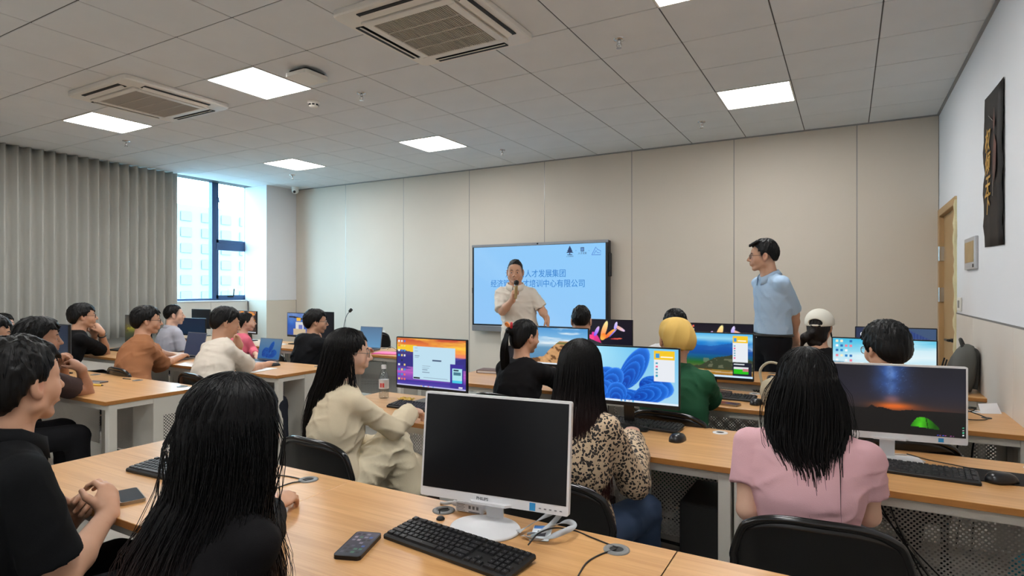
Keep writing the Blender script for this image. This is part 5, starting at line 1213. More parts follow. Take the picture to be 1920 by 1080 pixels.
NP = [0]
def person(label, head, look, B, pelvis, H=1.72, fem=0, skin='m', roll=0, neck=(0, 0, 0), bend=.04, fat=0., sho=1.0, hair=None, top=None, bottom=None, arms=None, legs='sit', glasses=None,
           hv=.005, bv=.0105, chair_at=None, shoe=(30, 30, 32), fine_hand=.0052, extras=None, knees=None, headscale=1.0, lips=1.0, name='person'):
    NP[0] += 1; rnd = random.Random(NP[0]*13); s = H/1.72
    head = np.asarray(head, float); pelvis = np.asarray(pelvis, float); B = nrm(V3(B[0], B[1], 0)); Rt = V3(B[1], -B[0], 0)
    root = thing(name, label, 'person', (pelvis[0], pelvis[1], 0)); rt = np.array(root.location)
    h = Head(head, look, roll, .97*s*headscale*(.96 if fem else 1))
    HB = h.p(0, -.022, -.05)
    N = head+V3(0, 0, -.170*s)-B*.035*s+np.array(neck, float)
    mid = (N+pelvis)/2-B*bend*s
    sp = lambda t: (1-t)**2*N+2*t*(1-t)*mid+t*t*pelvis
    tw = 1+fat
    prof = [(.05, .080, .058), (.12, .140, .085), (.25, .157, .106), (.45, .152, .112), (.65, .142, .108), (.85, .158, .115), (1.0, .168, .125)] if not fem else [(.05, .068, .052), (.12, .125, .078), (.25, .140, .096), (.42, .14, .105), (.62, .115, .088), (.85, .15, .105), (1.0, .17, .12)]
    prof = [(t, w_*s*(sho if t < .4 else 1)*(tw if t > .3 else 1), d_*s*(1+fat*1.6 if t > .3 else 1)) for t, w_, d_ in prof]
    def torso(G, off, t0=0, t1=1, k=.03, hem=0):
        for (ta, wa, da), (tb, wb, db) in zip(prof[:-1], prof[1:]):
            if tb > t1 or ta < t0: continue
            G.seg(sp(ta), sp(tb), wa+off, da+off, wb+off, db+off, Rt, k)
    sw = (.162 if not fem else .143)*s*sho
    spine_d = nrm(sp(.3)-sp(0)); S = {}
    for sd, sg in (('R', 1), ('L', -1)): S[sd] = sp(.098)+Rt*sg*sw
    l1, l2 = .285*s*(.95 if fem else 1), .245*s*(.95 if fem else 1)
    arms = arms or {}; J = {}
    for sd, sg in (('R', 1), ('L', -1)):
        a = arms.get(sd, {}); hp = pelvis+Rt*sg*.12*s
        W = np.asarray(a.get('w', pelvis+B*.30*s+Rt*sg*.09*s+V3(0, 0, .14)), float)
        hint = np.asarray(a.get('hint', Rt*sg*.6-B*.5+V3(0, 0, -.8)), float)
        sh_ = S[sd]+np.asarray(a.get('sho', (0, 0, 0)), float); S[sd] = sh_
        el = np.asarray(a['e'], float) if 'e' in a else ik(sh_, W, l1, l2, hint)
        d = np.asarray(a.get('d', nrm(W-el)), float); n = np.asarray(a.get('n', V3(0, 0, -1)), float)
        J[sd] = (sh_, el, W, d, n, a.get('curl', .35), a.get('thumb', .4))
    ak = .87 if fem else 1.0
    Gb = F(); torso(Gb, 0)
    for sg in (1, -1): Gb.cone(sp(.0)+(HB-sp(0))*.06, S['R' if sg > 0 else 'L'], .034*s, .042*s*ak, .03*s)
    nk = (.045 if fem else .053)*s*(1+fat*.6)
    Gn = lambda G: G.cone(sp(.03), HB, nk*1.08, nk, .025*s).cone(sp(.05), HB-h.f*.012, nk*1.2, nk*.9, .03*s)
    Gn(Gb)
    for sd in 'RL':
        sh_, el, W, d, n, cu, th = J[sd]; Gb.cone(sh_, sh_+(el-sh_)*.55, .053*s*ak*tw, .044*s*ak, .03*s)
    # legs
    LG = {}
    for sd, sg in (('R', 1), ('L', -1)):
        hj = pelvis+Rt*sg*.085*s
        if knees and sd in knees: kn, an = [np.asarray(q, float) for q in knees[sd]]
        elif legs == 'sit': kn = hj+B*.40*s+Rt*sg*.05+V3(0, 0, .0); an = kn+B*.03-V3(0, 0, kn[2]-.09)
        else: kn = hj+B*.03+V3(0, 0, -.42*s); an = kn-B*.03+V3(0, 0, -(kn[2]-.09))
        LG[sd] = (hj, kn, an); Gb.cone(hj, kn, .082*s*tw, .056*s, .04*s); Gb.cone(kn, kn+(an-kn)*.35, .054*s, .055*s, .02*s); Gb.cone(kn+(an-kn)*.35, an, .055*s, .036*s, .03*s); Gb.cone(an-V3(0, 0, .03), an+B*.13*s-V3(0, 0, .055), .034*s, .028*s, .03*s)
    P, Q = Gb.mesh(bv*1.8)
    # drop what the finer head and hand meshes cover
    cen = P[Q].mean(1); keep = np.ones(len(Q), bool)
    cutz = HB-h.u*.015; keep &= ~(((cen-cutz) @ h.u > .004) & (np.linalg.norm(cen-h.c, axis=1) < .2))
    parts = [(P, Q[keep])]
    for sd in 'RL':     # arms from the middle of the upper arm to the wrist
        sh_, el, W, d, n, cu, th = J[sd]; G = F(); G.cone(sh_+(el-sh_)*.42, el, .046*s*ak*tw, .040*s*ak, .03*s); G.cone(el, el+(W-el)*.35, .041*s*ak, .041*s*ak, .015*s); G.cone(el+(W-el)*.35, W, .041*s*ak, .026*s*ak, .02*s)
        P, Q = G.mesh(bv*(.95 if sd in arms else 1.6)); cen = P[Q].mean(1); parts.append((P, Q[((cen-W) @ nrm(W-el)) < -.05*s]))
    Gh = head_field(h, fem, fat*.5); Gn(Gh); lo = h.c-.17*s; hi = h.c+.17*s; lo[2] = h.c[2]-.20*s
    P, Q = Gh.mesh(hv, lo, hi); cen = P[Q].mean(1); hl = h.loc(cen); Q = Q[(((cen-cutz) @ h.u) > -.035) | ((hl[:, 1] > -.01) & (hl[:, 2] > -.165))]; parts.append((P, Q))
    for sd in 'RL':
        sh_, el, W, d, n, cu, th = J[sd]; G = F(); G.cone(el+(W-el)*.35, W, .041*s*ak, .026*s*ak, .02*s); hand_field(G, W, d, n, 1 if sd == 'R' else -1, cu, 0, th, s*(.92 if fem else 1))
        lo, hi = W-.25, W+.25; bb0 = np.min([p[0] for p in G.p[1:]], 0); bb1 = np.max([p[1] for p in G.p[1:]], 0); fh_ = fine_hand if sd in arms else .0075
        P, Q = G.mesh(fh_, np.maximum(lo, bb0-.03), np.minimum(hi, bb1+.03)); cen = P[Q].mean(1); Q = Q[((cen-W) @ nrm(W-el)) > -.065*s]; parts.append((P, Q))
    base = np.array(lin(SKIN[skin] if isinstance(skin, str) else skin)); lipc = np.array(lin((176, 96, 90) if fem else (160, 104, 92)))
    def scol(P):
        c = np.tile(base, (len(P), 1)); q = h.loc(P); near = np.linalg.norm(q, axis=1) < .17
        lm = np.exp(-(((q[:, 0])/.019)**2+((q[:, 1]-.102)/.014)**2+((q[:, 2]+.060)/.0085)**2)**1.5)*lips*near; c = c*(1-lm[:, None]*.75)+lipc*lm[:, None]*.75
        em = np.exp(-(((np.abs(q[:, 0])-.079)/.010)**2+((q[:, 1]+.004)/.022)**2+((q[:, 2]+.0)/.034)**2))*near*.45; c = c*(1-em[:, None])+np.array(lin((186, 112, 96)))*em[:, None]
        cm = np.exp(-(((np.abs(q[:, 0])-.042)/.022)**2+((q[:, 2]+.028)/.022)**2))*(q[:, 1] > .03)*near*.22; c = c*(1-cm[:, None])+np.array(lin((206, 130, 112)))*cm[:, None]
        if hair and hair.get('fade'):   # closely shaved sides
            fm = np.clip((q[:, 2]+.055)/.05, 0, 1)*np.clip((-q[:, 1]+.045+q[:, 2]*.4)/.03, 0, 1)*near*hair['fade']*(np.abs(q[:, 0]) < .0795+.0*q[:, 0]); c = c*(1-fm[:, None])+np.array(lin((30, 26, 26)))*fm[:, None]
        return c
    body = tri_mesh('body', parts, M_skin, root, scol)
    # eyes, brows
    for sx in (-1, 1):
        e = MB(); c = h.p(sx*.031, .0815, .004)-rt; M = Matrix([list(h.r*h.s)+[0], list(h.f*h.s)+[0], list(h.u*h.s)+[0], [0, 0, 0, 1]]).transposed(); M = Matrix.Translation(c) @ M
        e.lathe([(.0008, -.0118), (.006, -.010), (.0105, -.005), (.0118, 0), (.0105, .005), (.006, .010), (.0008, .0118)], n=10).xf(Matrix.Rotation(-PI/2, 4, 'X')); k = len(e.v); e.lathe([(.0055, 0), (.0052, .0012), (.001, .0018)], n=10, mi=1); e.v = e.v[:k]+[tuple(Matrix.Translation((0, .0108, 0)) @ Matrix.Rotation(-PI/2, 4, 'X') @ Vector(p)) for p in e.v[k:]]
        e.xf(M); e.build('eye', [M_eyew, M_eyed], root)
        MB().tube([h.p(sx*.013, .0955, .027)-rt, h.p(sx*.030, .0945, .033)-rt, h.p(sx*.049, .079, .028)-rt], [.0022*h.s, .0034*h.s, .0012*h.s], 6).build('eyebrow', mat('brow_hair', (24, 20, 19), .7), root)
    if hair:
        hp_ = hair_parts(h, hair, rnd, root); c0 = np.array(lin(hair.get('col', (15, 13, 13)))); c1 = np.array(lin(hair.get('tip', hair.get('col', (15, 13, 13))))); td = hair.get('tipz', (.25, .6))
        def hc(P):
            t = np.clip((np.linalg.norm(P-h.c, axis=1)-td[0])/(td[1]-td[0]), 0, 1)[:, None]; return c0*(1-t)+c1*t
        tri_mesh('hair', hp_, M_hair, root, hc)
    if glasses: make_glasses(h, root, glasses == 'metal')
    # clothes
    tp = dict(col=(30, 30, 30), sleeve=.55, off=.014, wr=.006, collar=None, hem=1.0, loose=.0)
    tp.update(top or {}); m = tp.get('mat') or mat('cloth_%d_%d_%d' % tuple(tp['col']), tp['col'], tp.get('rough', .85), spec=.15, bump=.12, bscale=350)
    G = F(); off = tp['off']*s; torso(G, off+tp['loose']*.25, k=.03)
    N2 = sp(.02); nd = nrm(HB-sp(.1))
    for sg in (1, -1): G.cone(sp(.02)+(HB-sp(0))*.08, S['R' if sg > 0 else 'L'], .043*s, .048*s*ak+off*.6, .035*s)
    for sd in 'RL':
        sh_, el, W, d, n, cu, th = J[sd]; sl = tp['sleeve']; ro = off*.6+tp['loose']
        if isinstance(sl, dict): sl = sl[sd]
        if sl <= 1:
            ce = sh_+(el-sh_)*sl; u = nrm(el-sh_); G.cone(sh_, ce+u*.03, .052*s*ak*tw+ro*.5, .047*s*ak*tw+ro*1.15, .007*s, cut=(ce, u))
        else:
            f_ = sl-1; ce = el+(W-el)*f_; u = nrm(W-el); pf = tp.get('puff', 0); G.cone(sh_, el, .052*s*ak+ro*.5, .041*s*ak+ro*.7+pf*.4, .009*s); G.cone(el, el+(ce-el)*.6, .041*s*ak+ro*.7+pf*.4, .035*s*ak+ro*.8+pf, .014*s); G.cone(el+(ce-el)*.6, ce+u*.02, .035*s*ak+ro*.8+pf, .028*s*ak+ro*.8+pf*tp.get('cuffk', .8), .014*s, cut=(ce, u))
    if tp['hem'] > 1:   # worn outside, reaching below the hips
        dn = nrm(sp(1)-sp(.85)); w_, d_ = prof[-1][1], prof[-1][2]; ex = (tp['hem']-1)
        if legs != 'sit': G.seg(sp(1), sp(1)+dn*ex, w_+off, d_+off, w_+off*1.2, d_+off*1.1, Rt, .03)
    hc_ = sp(min(tp.get('hemt', .99), 1.0))+(nrm(sp(1)-sp(.9))*max(tp['hem']-1, 0)); hu = -nrm(sp(1)-sp(.85)); bw = V3(.30, .30, .25)
    G.fn((hc_-bw+V3(0, 0, 0), hc_+V3(.30, .30, .04)), lambda X, Y, Z: (X-hc_[0])*hu[0]+(Y-hc_[1])*hu[1]+(Z-hc_[2])*hu[2]-.0*Z, .008, 's') if legs != 'sit' else None
    if tp.get('hood'): G.ell(sp(.05)-B*.10*s+V3(0, 0, .0), (.135*s, .07*s, .085*s), np.stack([Rt, B, V3(0, 0, 1)]), .02); G.cone(sp(.02)-B*.05+Rt*.09, sp(.10)+B*.08+Rt*.07, .03, .02, .02); G.cone(sp(.02)-B*.05-Rt*.09, sp(.10)+B*.08-Rt*.07, .03, .02, .02)
    # neck opening
    no_ = .055 if not tp['collar'] else .085
    G.cone(sp(.03)+nd*no_*s+B*.012, sp(.03)+nd*.16*s+B*.03, nk*1.12, nk*1.6, .01, 's')
    wd = wrinkle(NP[0], tp['wr'], rt)
    P, Q = G.mesh(tp.get('vox', bv*1.12), disp=wd)
    tri_mesh(tp.get('name', 't_shirt'), [(P, Q)], m, root)
    if not tp['collar']:
        c = sp(.03)+nd*tp.get('nb', .030)*s+B*.008; e2 = nrm(np.cross(nd, Rt)); e2 = e2 if e2 @ B > 0 else -e2; nb = MB()
        nb.tube([c+Rt*math.cos(a)*nk*1.30+e2*math.sin(a)*nk*1.34-nd*.028*s*max(0, math.sin(a))-rt for a in np.linspace(0, 2*PI, 33)[:-1]], .0085*s, 8, closed=True); nb.build('neckband', m, root)
    if tp['collar']:
        cb = MB(); c = sp(.03)+nd*(.028+tp.get('cz', 0))*s+B*.006; e1 = Rt; e2 = nrm(np.cross(nd, Rt)); e2 = e2 if e2 @ B > 0 else -e2
        hgt = .045*s; ra = nk*1.30; n_ = 40; v = []
        for i in range(n_+1):
            a = (PI/2+.28)+(2*PI-.56)*i/n_; fr = max(0, math.sin(a)); v0 = c+(e1*math.cos(a)*ra*1.08+e2*math.sin(a)*ra*1.15)-nd*.03*fr
            out_ = (e1*math.cos(a)+e2*math.sin(a))
            v += [v0-rt-nd*.012*s, v0+nd*hgt*.75+out_*.002-rt, v0+nd*hgt*.72+out_*.008-rt, v0+out_*.026*s-nd*(.010+.02*fr)-rt]
        f = [(4*i+k, 4*i+k+1, 4*i+k+5, 4*i+k+4) for i in range(n_) for k in range(3)]
        cb.add(v, f, 0, True); o = cb.build('collar', mat('cloth_%d_%d_%d' % tuple(tp['collar']), tp['collar'], .8, spec=.15) if tp['collar'] is not True else m, root); o.modifiers.new('t', 'SOLIDIFY').thickness = .003
    if tp.get('buttons'):
        pts = []
        for t in np.linspace(.10, .95, 10):
            i_ = np.interp(t, [q[0] for q in prof], [q[2] for q in prof]); pts.append(sp(t)+B*(i_+off+.003)-rt)
        # each button is a small disc on the placket
        for q in pts[1::2]:
            MB().lathe([(.0055, 0), (.0055, .004)], n=8).xf(Matrix.Translation(q) @ Matrix.Rotation(math.atan2(-B[0], B[1]), 4, 'Z') @ Matrix.Rotation(-PI/2, 4, 'X')).build('button', M_wht, root)
    bt_ = dict(col=(24, 24, 28), off=.012, wr=.006, leg=1.0); bt_.update(bottom or {})
    mb_ = bt_.get('mat') or mat('cloth_%d_%d_%d' % tuple(bt_['col']), bt_['col'], .85, spec=.15, bump=.12, bscale=300)
    G = F(); of = bt_['off']*s; (ta, wa, da), (tb, wb, db) = prof[-2:]; G.seg(sp(ta+.03 if legs == 'sit' else .78), sp(1), wa+of*.5, da+of*.5, wb+of*.6, db+of*.6, Rt, .03)
    for sd in 'RL':
        hj, kn, an = LG[sd]; lo_ = bt_.get('wide', 0); G.cone(hj, kn, .086*s*tw+of, .060*s+of+lo_*.6, .04*s); ce = kn+(an-kn)*(.93*bt_['leg']); G.cone(kn, ce+nrm(an-kn)*.02, .060*s+of+lo_*.6, .046*s+of+lo_, .02*s, cut=(ce, nrm(an-kn)))
    P, Q = G.mesh(bt_.get('vox', bv*1.9), disp=wrinkle(NP[0]+50, bt_['wr'], rt)); tri_mesh(bt_.get('name', 'trousers'), [(P, Q)], mb_, root)
    for sd in 'RL':
        hj, kn, an = LG[sd]; G = F(); g0 = V3(an[0], an[1], .045)+(V3(0, 0, an[2]-.09)); G.cone(g0-B*.03, g0+B*.15*s, .042*s, .036*s, .03); G.cone(g0-B*.01, V3(an[0], an[1], an[2]), .044*s, .042*s, .02)
        P, Q = G.mesh(.016); tri_mesh('shoe', [(P, Q)], mat('shoe_%d' % shoe[0], shoe, .5), root)
    info = dict(root=root, h=h, J=J, S=S, sp=sp, B=B, R=Rt, N=N, s=s, prof=prof, LG=LG)
    return info
# ------------------------------------------------------------------ the people
SPK = V3(-3.07, 5.48, 1.62)
def look(h, t=SPK, dz=0): v = np.asarray(t)-h; v = nrm(v); v[2] += dz; return v
def under(i, label, dy=-.02, face=None, dx=0):
    r = i['root'].location; B = face if face is not None else i['B']; y = r[1]+dy
    for lo_, hi_ in (((1.86, 2.6), (3.37, 3.7), (4.61, 4.9)) if r[0] > -2.9 else ((2.87, 3.2), (4.15, 4.6))):   # the backrest stays clear of the desk behind
        if lo_-.45 < y < hi_: y = max(y, lo_)
    chair(r[0]+dx, y, B, label)
BLK = (9, 8, 8)
def short(vol=.022, fr=0, **k):
    f = [((-.05+.02*i, .055, .112-.004*abs(i-2.5)), (-.058+.023*i+.006*math.sin(i*2.3), .098-.006*abs(i-2.5), .060+.010*math.sin(i*1.7)-fr), .014, .004) for i in range(6)]
    d = dict(style='short', vol=vol, fringe=f, col=BLK, locks=110, lock=.05, mess=.08); d.update(k); return d
def mop(vol=.026, fr=.012, **k): d = short(vol, fr, style='full', nape=-.080, earz=.010, locks=150, lock=.06, mess=.07); d.update(k); return d
def crop(vol=.012, **k): d = dict(style='buzz', vol=vol, side=.003, top=.020, col=BLK, locks=60, lock=.025, mess=.06, groove=.0008, earz=.022, nape=-.035, fade=.85, hairline=-.0); d.update(k); return d

# P1 youth in black polo, front left
hd = atD(36, 722, 1.68)
i = person('young man in a black polo shirt with clasped hands at the desk end, front left', hd, (-.26, 1, .06), (.06, 1), (hd[0]-.02, hd[1]-.09, .53), 1.74, skin='m', hair=mop(.024, .0, side=.014), sho=1.04, hv=.0038, bv=.009,
    arms={'R': dict(e=atD(112, 1092, 1.60), w=atD(203, 962, 1.86), d=(-.55, .25, .62), n=(-.72, -.35, -.35), curl=[.75, .7, .65, .6], thumb=.5), 'L': dict(w=atD(150, 957, 1.98), e=atD(60, 1060, 1.95), d=(.62, -.05, .45), n=(.5, -.65, -.3), curl=[.5, .7, .8, .9], thumb=.3)},
    top=dict(col=(17, 18, 20), name='polo_shirt', sleeve=.80, loose=.014, collar=True, cz=.016, wr=.005, vox=.007), bottom=dict(col=(22, 23, 27)), fine_hand=.0032)
under(i, 'black folding chair under the youth in the black polo shirt, lower left corner')
# P2 long black hair, foreground
hd = atD(440, 806, 1.30)
env = [(-.04, .112, .115, 0, -.02), (.06, .122, .114, 0, -.025), (.15, .130, .112, -.004, -.035), (.22, .155, .125, -.02, -.055), (.30, .205, .15, -.035, -.06), (.42, .235, .155, -.05, -.06), (.55, .24, .13, -.06, -.07)]
i = person('girl with long loose black hair and dark top, seen from behind in the foreground', hd, (.06, 1, -.12), (.05, 1), (hd[0]-.01, hd[1]-.10, .53), 1.64, fem=1, skin='m', hv=.0065,
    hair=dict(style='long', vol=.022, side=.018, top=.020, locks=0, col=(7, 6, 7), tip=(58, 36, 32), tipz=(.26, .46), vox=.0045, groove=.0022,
              env=env[1:-1], core=.86, nfuzz=900, strands=[curtain_of_hair(1750, env, (.0010, .0018), (.62, PI), seed=1, inner=.80, tipj=.18, wave=.004), curtain_of_hair(220, [(e[0], e[1]*1.07, e[2]*1.07, e[3], e[4]) for e in env], (.0005, .0011), (.55, PI), seed=2, inner=.95, tipj=.5, wave=.016)]),
    arms={'R': dict(w=atZ(512, 948, .785), hint=(.5, -.4, -.6), d=(-.15, .9, .1), n=(-.3, 0, -1), curl=.5)}, top=dict(col=(14, 13, 15), sleeve=1.8, name='sweater', loose=.01))
under(i, 'black folding chair under the girl with long loose hair in the foreground')
# P3 youth with raised fists
hd = atD(74, 636, 3.75)
i = person('young man in a dark brown T-shirt holding his fists before his chin, left', hd, (.40, .9, -.05), (.15, 1), (hd[0]-.03, hd[1]-.24, .52), 1.72, skin='d', hair=mop(.027, .0, mess=.16), hv=.0046,
    arms={'R': dict(e=atD(163, 737, 4.02), w=atD(152, 692, 3.95), d=(-.75, -.25, .62), n=(-.45, -.3, -.8), curl=1.15, thumb=.6), 'L': dict(e=atD(118, 732, 4.15), w=atD(119, 684, 4.05), d=(.55, .0, .75), n=(.6, -.5, -.4), curl=1.2, thumb=.6)},
    top=dict(col=(66, 52, 50), sleeve=.70, loose=.016), bottom=dict(col=(20, 20, 23)))
under(i, 'black folding chair under the youth with raised fists')
# edge pair
def striped():
    m = bpy.data.materials.new('striped_cloth'); m.use_nodes = True; nt = m.node_tree; b = nt.nodes['Principled BSDF']; b.inputs['Roughness'].default_value = .85
    tc = nt.nodes.new('ShaderNodeTexCoord'); wv = nt.nodes.new('ShaderNodeTexWave'); wv.bands_direction = 'Z'; wv.inputs['Scale'].default_value = 16; r = nt.nodes.new('ShaderNodeValToRGB'); r.color_ramp.interpolation = 'CONSTANT'; e = r.color_ramp.elements
    e[0].color = lin4((218, 216, 212)); e[1].position = .72; e[1].color = lin4((70, 66, 66)); nt.links.new(tc.outputs['Object'], wv.inputs['Vector']); nt.links.new(wv.outputs['Fac'], r.inputs['Fac']); nt.links.new(r.outputs['Color'], b.inputs['Base Color']); return m
hd = atD(-14, 628, 3.9)
i = person('dark-haired student cut off by the left edge of the photo, nearer one', hd, (.5, .85, -.1), (.3, 1), (hd[0], hd[1]-.2, .52), 1.66, skin='m', hair=mop(.024), hv=.006, top=dict(col=(40, 42, 48)))
under(i, 'black folding chair under the nearer student at the left edge')
hd = atD(5, 610, 6.5)
i = person('man in a white striped shirt at the left edge of the photo, farther one', hd, (.45, .9, .0), (.3, 1), (hd[0], hd[1]-.12, .52), 1.70, skin='l', hair=short(.02), hv=.006, top=dict(mat=striped(), sleeve=.8))
under(i, 'black folding chair under the man in the striped shirt at the left edge')
# P5 black T-shirt, hand on mouth
hd = atD(156, 594, 6.1)
i = person('man in a black T-shirt resting his hand on his mouth, by the curtain', hd, (.36, .93, .03), (.25, 1), (hd[0]-.05, hd[1]-.22, .52), 1.76, skin='m', hair=mop(.025, .004), hv=.005, glasses=True,
    arms={'R': dict(e=atD(198, 662, 6.42), w=atD(190, 622, 6.22), d=(-.35, -.35, .85), n=(-.75, -.5, .1), curl=.5, thumb=.2), 'L': dict(w=atD(178, 628, 6.3), e=atD(170, 662, 6.55), d=(.15, -.2, .9), n=(.3, -.9, 0), curl=.9)},
    top=dict(col=(16, 16, 18), sleeve=.78, loose=.014), bottom=dict(col=(20, 20, 23)))
r = i['J']['R']; c = r[2]+(r[1]-r[2])*.16; u = nrm(r[2]-r[1]); a1 = nrm(np.cross(u, V3(0, 0, 1))); a2 = np.cross(u, a1)
MB().tube([c+a1*.034*math.cos(t)+a2*.034*math.sin(t)-np.array(i['root'].location) for t in np.linspace(0, 2*PI, 21)[:-1]], .007, 6, closed=True).build('bracelet', M_black, i['root'])
under(i, 'black folding chair under the man in the black T-shirt')
# P6 brown T-shirt
hd = atD(276, 602, 5.3)
i = person('man with glasses in a caramel brown T-shirt leaning over his desk', hd, (.42, .9, -.04), (.30, 1), tuple(atD(262, 700, 5.0)[:2])+(.50,), 1.72, skin='m', hair=mop(.024, .008), hv=.0048, glasses=True, bend=.13,
    arms={'R': dict(e=atD(303, 684, 5.42), w=atD(340, 668, 5.85), curl=.35, n=(0, 0, -1)), 'L': dict(w=(-5.92, 3.50, .79), curl=.3)}, top=dict(col=(160, 108, 74), sleeve=.98, loose=.026, wr=.010), bottom=dict(col=(70, 42, 34)))
under(i, 'black folding chair under the man in the caramel brown T-shirt', -.02, V3(.1, 1, 0))
# P7 grey shirt
hd = atD(327, 592, 7.4)
i = person('man with short hair in a pale grey shirt, far left row below the window', hd, (.50, .86, .05), (.12, 1), (hd[0], hd[1]-.08, .52), 1.72, skin='l', hair=crop(.012, top=.024), hv=.0052, top=dict(col=(172, 172, 182), sleeve=.8, loose=.014, collar=True, name='shirt'))
under(i, 'black folding chair under the man in the pale grey shirt')
# P8 white T-shirt
hd = atD(424, 606, 5.05)
i = person('man in a cream white T-shirt leaning over a laptop, middle left row', hd, (.42, .9, -.28), (.20, 1), tuple(atD(414, 740, 4.72)[:2])+(.50,), 1.76, skin='m', hair=mop(.022, .016), hv=.0048, bend=.14, fat=.08, sho=1.05,
    arms={'R': dict(e=atD(470, 692, 5.10), w=atD(505, 683, 5.42), n=(0, 0, -1), curl=.4), 'L': dict(w=atD(449, 646, 5.35), e=atD(440, 690, 5.5), d=(-.2, -.3, .9), n=(0, -1, 0), curl=.8)}, top=dict(col=(216, 206, 192), sleeve=.86, loose=.020, wr=.009), bottom=dict(col=(40, 42, 50)))
under(i, 'black folding chair under the man in the cream white T-shirt', .0, V3(.1, 1, 0))
# P9 pink
hd = atD(461, 605, 6.8)
i = person('woman in a pink long-sleeved top with tied-back hair, far left row', hd, (.46, .88, .04), (.2, 1), (hd[0]-.03, hd[1]-.16, .52), 1.62, fem=1, skin='l', hv=.0052,
    hair=dict(style='pony', vol=.014, locks=30, col=BLK, nape=-.08, earz=.0, extra=[((0, -.10, .02), (0, -.135, -.03), .03, .022), ((-.055, .05, .06), (-.075, .03, -.03), .014, .006)]), top=dict(col=(222, 112, 132), sleeve=1.6, loose=.012, name='pink_top'), arms={'R': dict(e=atD(474, 657, 6.72), w=atD(482, 668, 6.40), curl=.3)})
under(i, 'black folding chair under the woman in pink')
# P10 hoodie
hd = atD(593, 604, 6.2)
i = person('man with glasses in a black hooded sweatshirt, far left row', hd, (.62, .8, -.06), (.40, .92), (hd[0]-.04, hd[1]-.14, .52), 1.74, skin='m', hair=mop(.022, .0, mess=.05), hv=.005, glasses='metal', sho=1.08,
    arms={'R': dict(w=(-4.62, 4.86, .80), curl=.4), 'L': dict(w=atD(598, 640, 6.55), e=atD(585, 665, 6.6), d=(.2, -.2, .9), n=(0, -1, 0), curl=.7)}, top=dict(col=(22, 23, 26), sleeve=1.9, loose=.030, off=.02, wr=.010, hood=True, name='hoodie', nb=.01))
under(i, 'black folding chair under the man in the black hoodie')
# P11 girl in cream
hd = atD(654, 663, 2.85)
env = [(-.02, .10, .115, 0, -.02), (.10, .104, .12, 0, -.04), (.22, .12, .125, -.02, -.075), (.36, .125, .11, -.055, -.115), (.50, .11, .09, -.09, -.13), (.60, .10, .07, -.10, -.13)]
i = person('girl with glasses and long black hair in a cream blouse and cream trousers, legs crossed', hd, (.62, .78, -.05), (.34, .94), (hd[0]+.02, hd[1]-.13, .53), 1.66, fem=1, skin='l', hv=.0044, bv=.008, glasses='metal', bend=.02,
    hair=dict(style='long', vol=.016, locks=0, env=env[1:5], core=.72, nfuzz=700, col=(10, 8, 8), tip=(40, 28, 24), tipz=(.3, .6), groove=.0018, fringe=[((.02, .05, .115), (.074, .055, .02), .010, .005), ((.0, .06, .115), (.062, .075, .045), .008, .003), ((-.02, .05, .115), (-.074, .055, .02), .010, .005)],
              strands=[curtain_of_hair(1250, env, (.0008, .0020), (1.5, PI), seed=3, inner=.6, tipj=.4), curtain_of_hair(110, [(0, .10, .11, 0, 0), (.15, .10, .10, .02, .01), (.28, .10, .09, .05, .03), (.42, .09, .08, .07, .05)], (.0008, .0018), (1.45, 1.9), seed=4, inner=.8, tipj=.4)]),
    arms={'R': dict(e=atD(738, 806, 2.86), w=atD(768, 772, 3.10), n=(-.2, .1, -1), d=(.1, .95, -.12), curl=.55)}, top=dict(col=(214, 200, 172), sleeve=1.92, loose=.006, puff=.012, cuffk=1.8, wr=.008, name='blouse', vox=.007, hemt=1.0),
    bottom=dict(col=(216, 204, 176), wide=.034, wr=.011, vox=.009), knees={'R': (atD(735, 832, 2.95), atD(768, 935, 2.98)), 'L': ((-1.98, 2.42, .52), (-1.95, 2.50, .09))}, shoe=(60, 44, 36))
under(i, 'black folding chair under the girl in the cream blouse', .08, V3(.05, 1, 0), .05)
# P12 speaker
hd = atD(966, 511, 6.3)
i = person('man in a cream short-sleeved shirt speaking into a microphone before the wall screen', hd, (.42, -.9, -.10), (.46, -.89), tuple(atD(977, 640, 6.3)[:2])+(.95,), 1.79, skin='m', hair=crop(.010, top=.018, hairline=.004, locks=14, mess=.02), hv=.0048, bv=.009, legs='stand', fat=.05, sho=.95,
    arms={'R': dict(e=atD(942, 584, 6.2), w=atD(961, 562, 6.02), d=(.25, -.35, .75), n=(.82, .5, -.1), curl=[1.2, 1.15, 1.1, 1.05], thumb=.7), 'L': dict(e=atD(1015, 580, 6.32), w=atD(1025, 597, 6.10), d=(.25, -.2, -.9), n=(-.8, -.3, .2), curl=.3)},
    top=dict(col=(214, 206, 194), sleeve=.92, loose=.016, wr=.009, collar=True, cz=.022, name='shirt', hem=1.10, buttons=1), bottom=dict(col=(60, 60, 66)))
mp0, mp1 = atD(966.5, 560, 5.96), atD(968.5, 527, 5.93)
t = thing('microphone', 'wireless microphone with gold grip and black head in the hand of the speaker', 'microphone', mp0)
d_ = mp1-mp0; MB().tube([(0, 0, 0), d_*.35, d_*.75], [.014, .016, .019], 14).build('grip', mat('gold_grip', (196, 176, 128), .3, .6), t); MB().tube([d_*.74, d_*.80], [.021, .021], 14).build('ring', M_chrome, t)
q = MB(); q.tube([d_*.79, d_*.85, d_*.95, d_*1.02, d_*1.06], [.020, .025, .026, .020, .006], 14); q.build('microphone_head', M_dark, t)
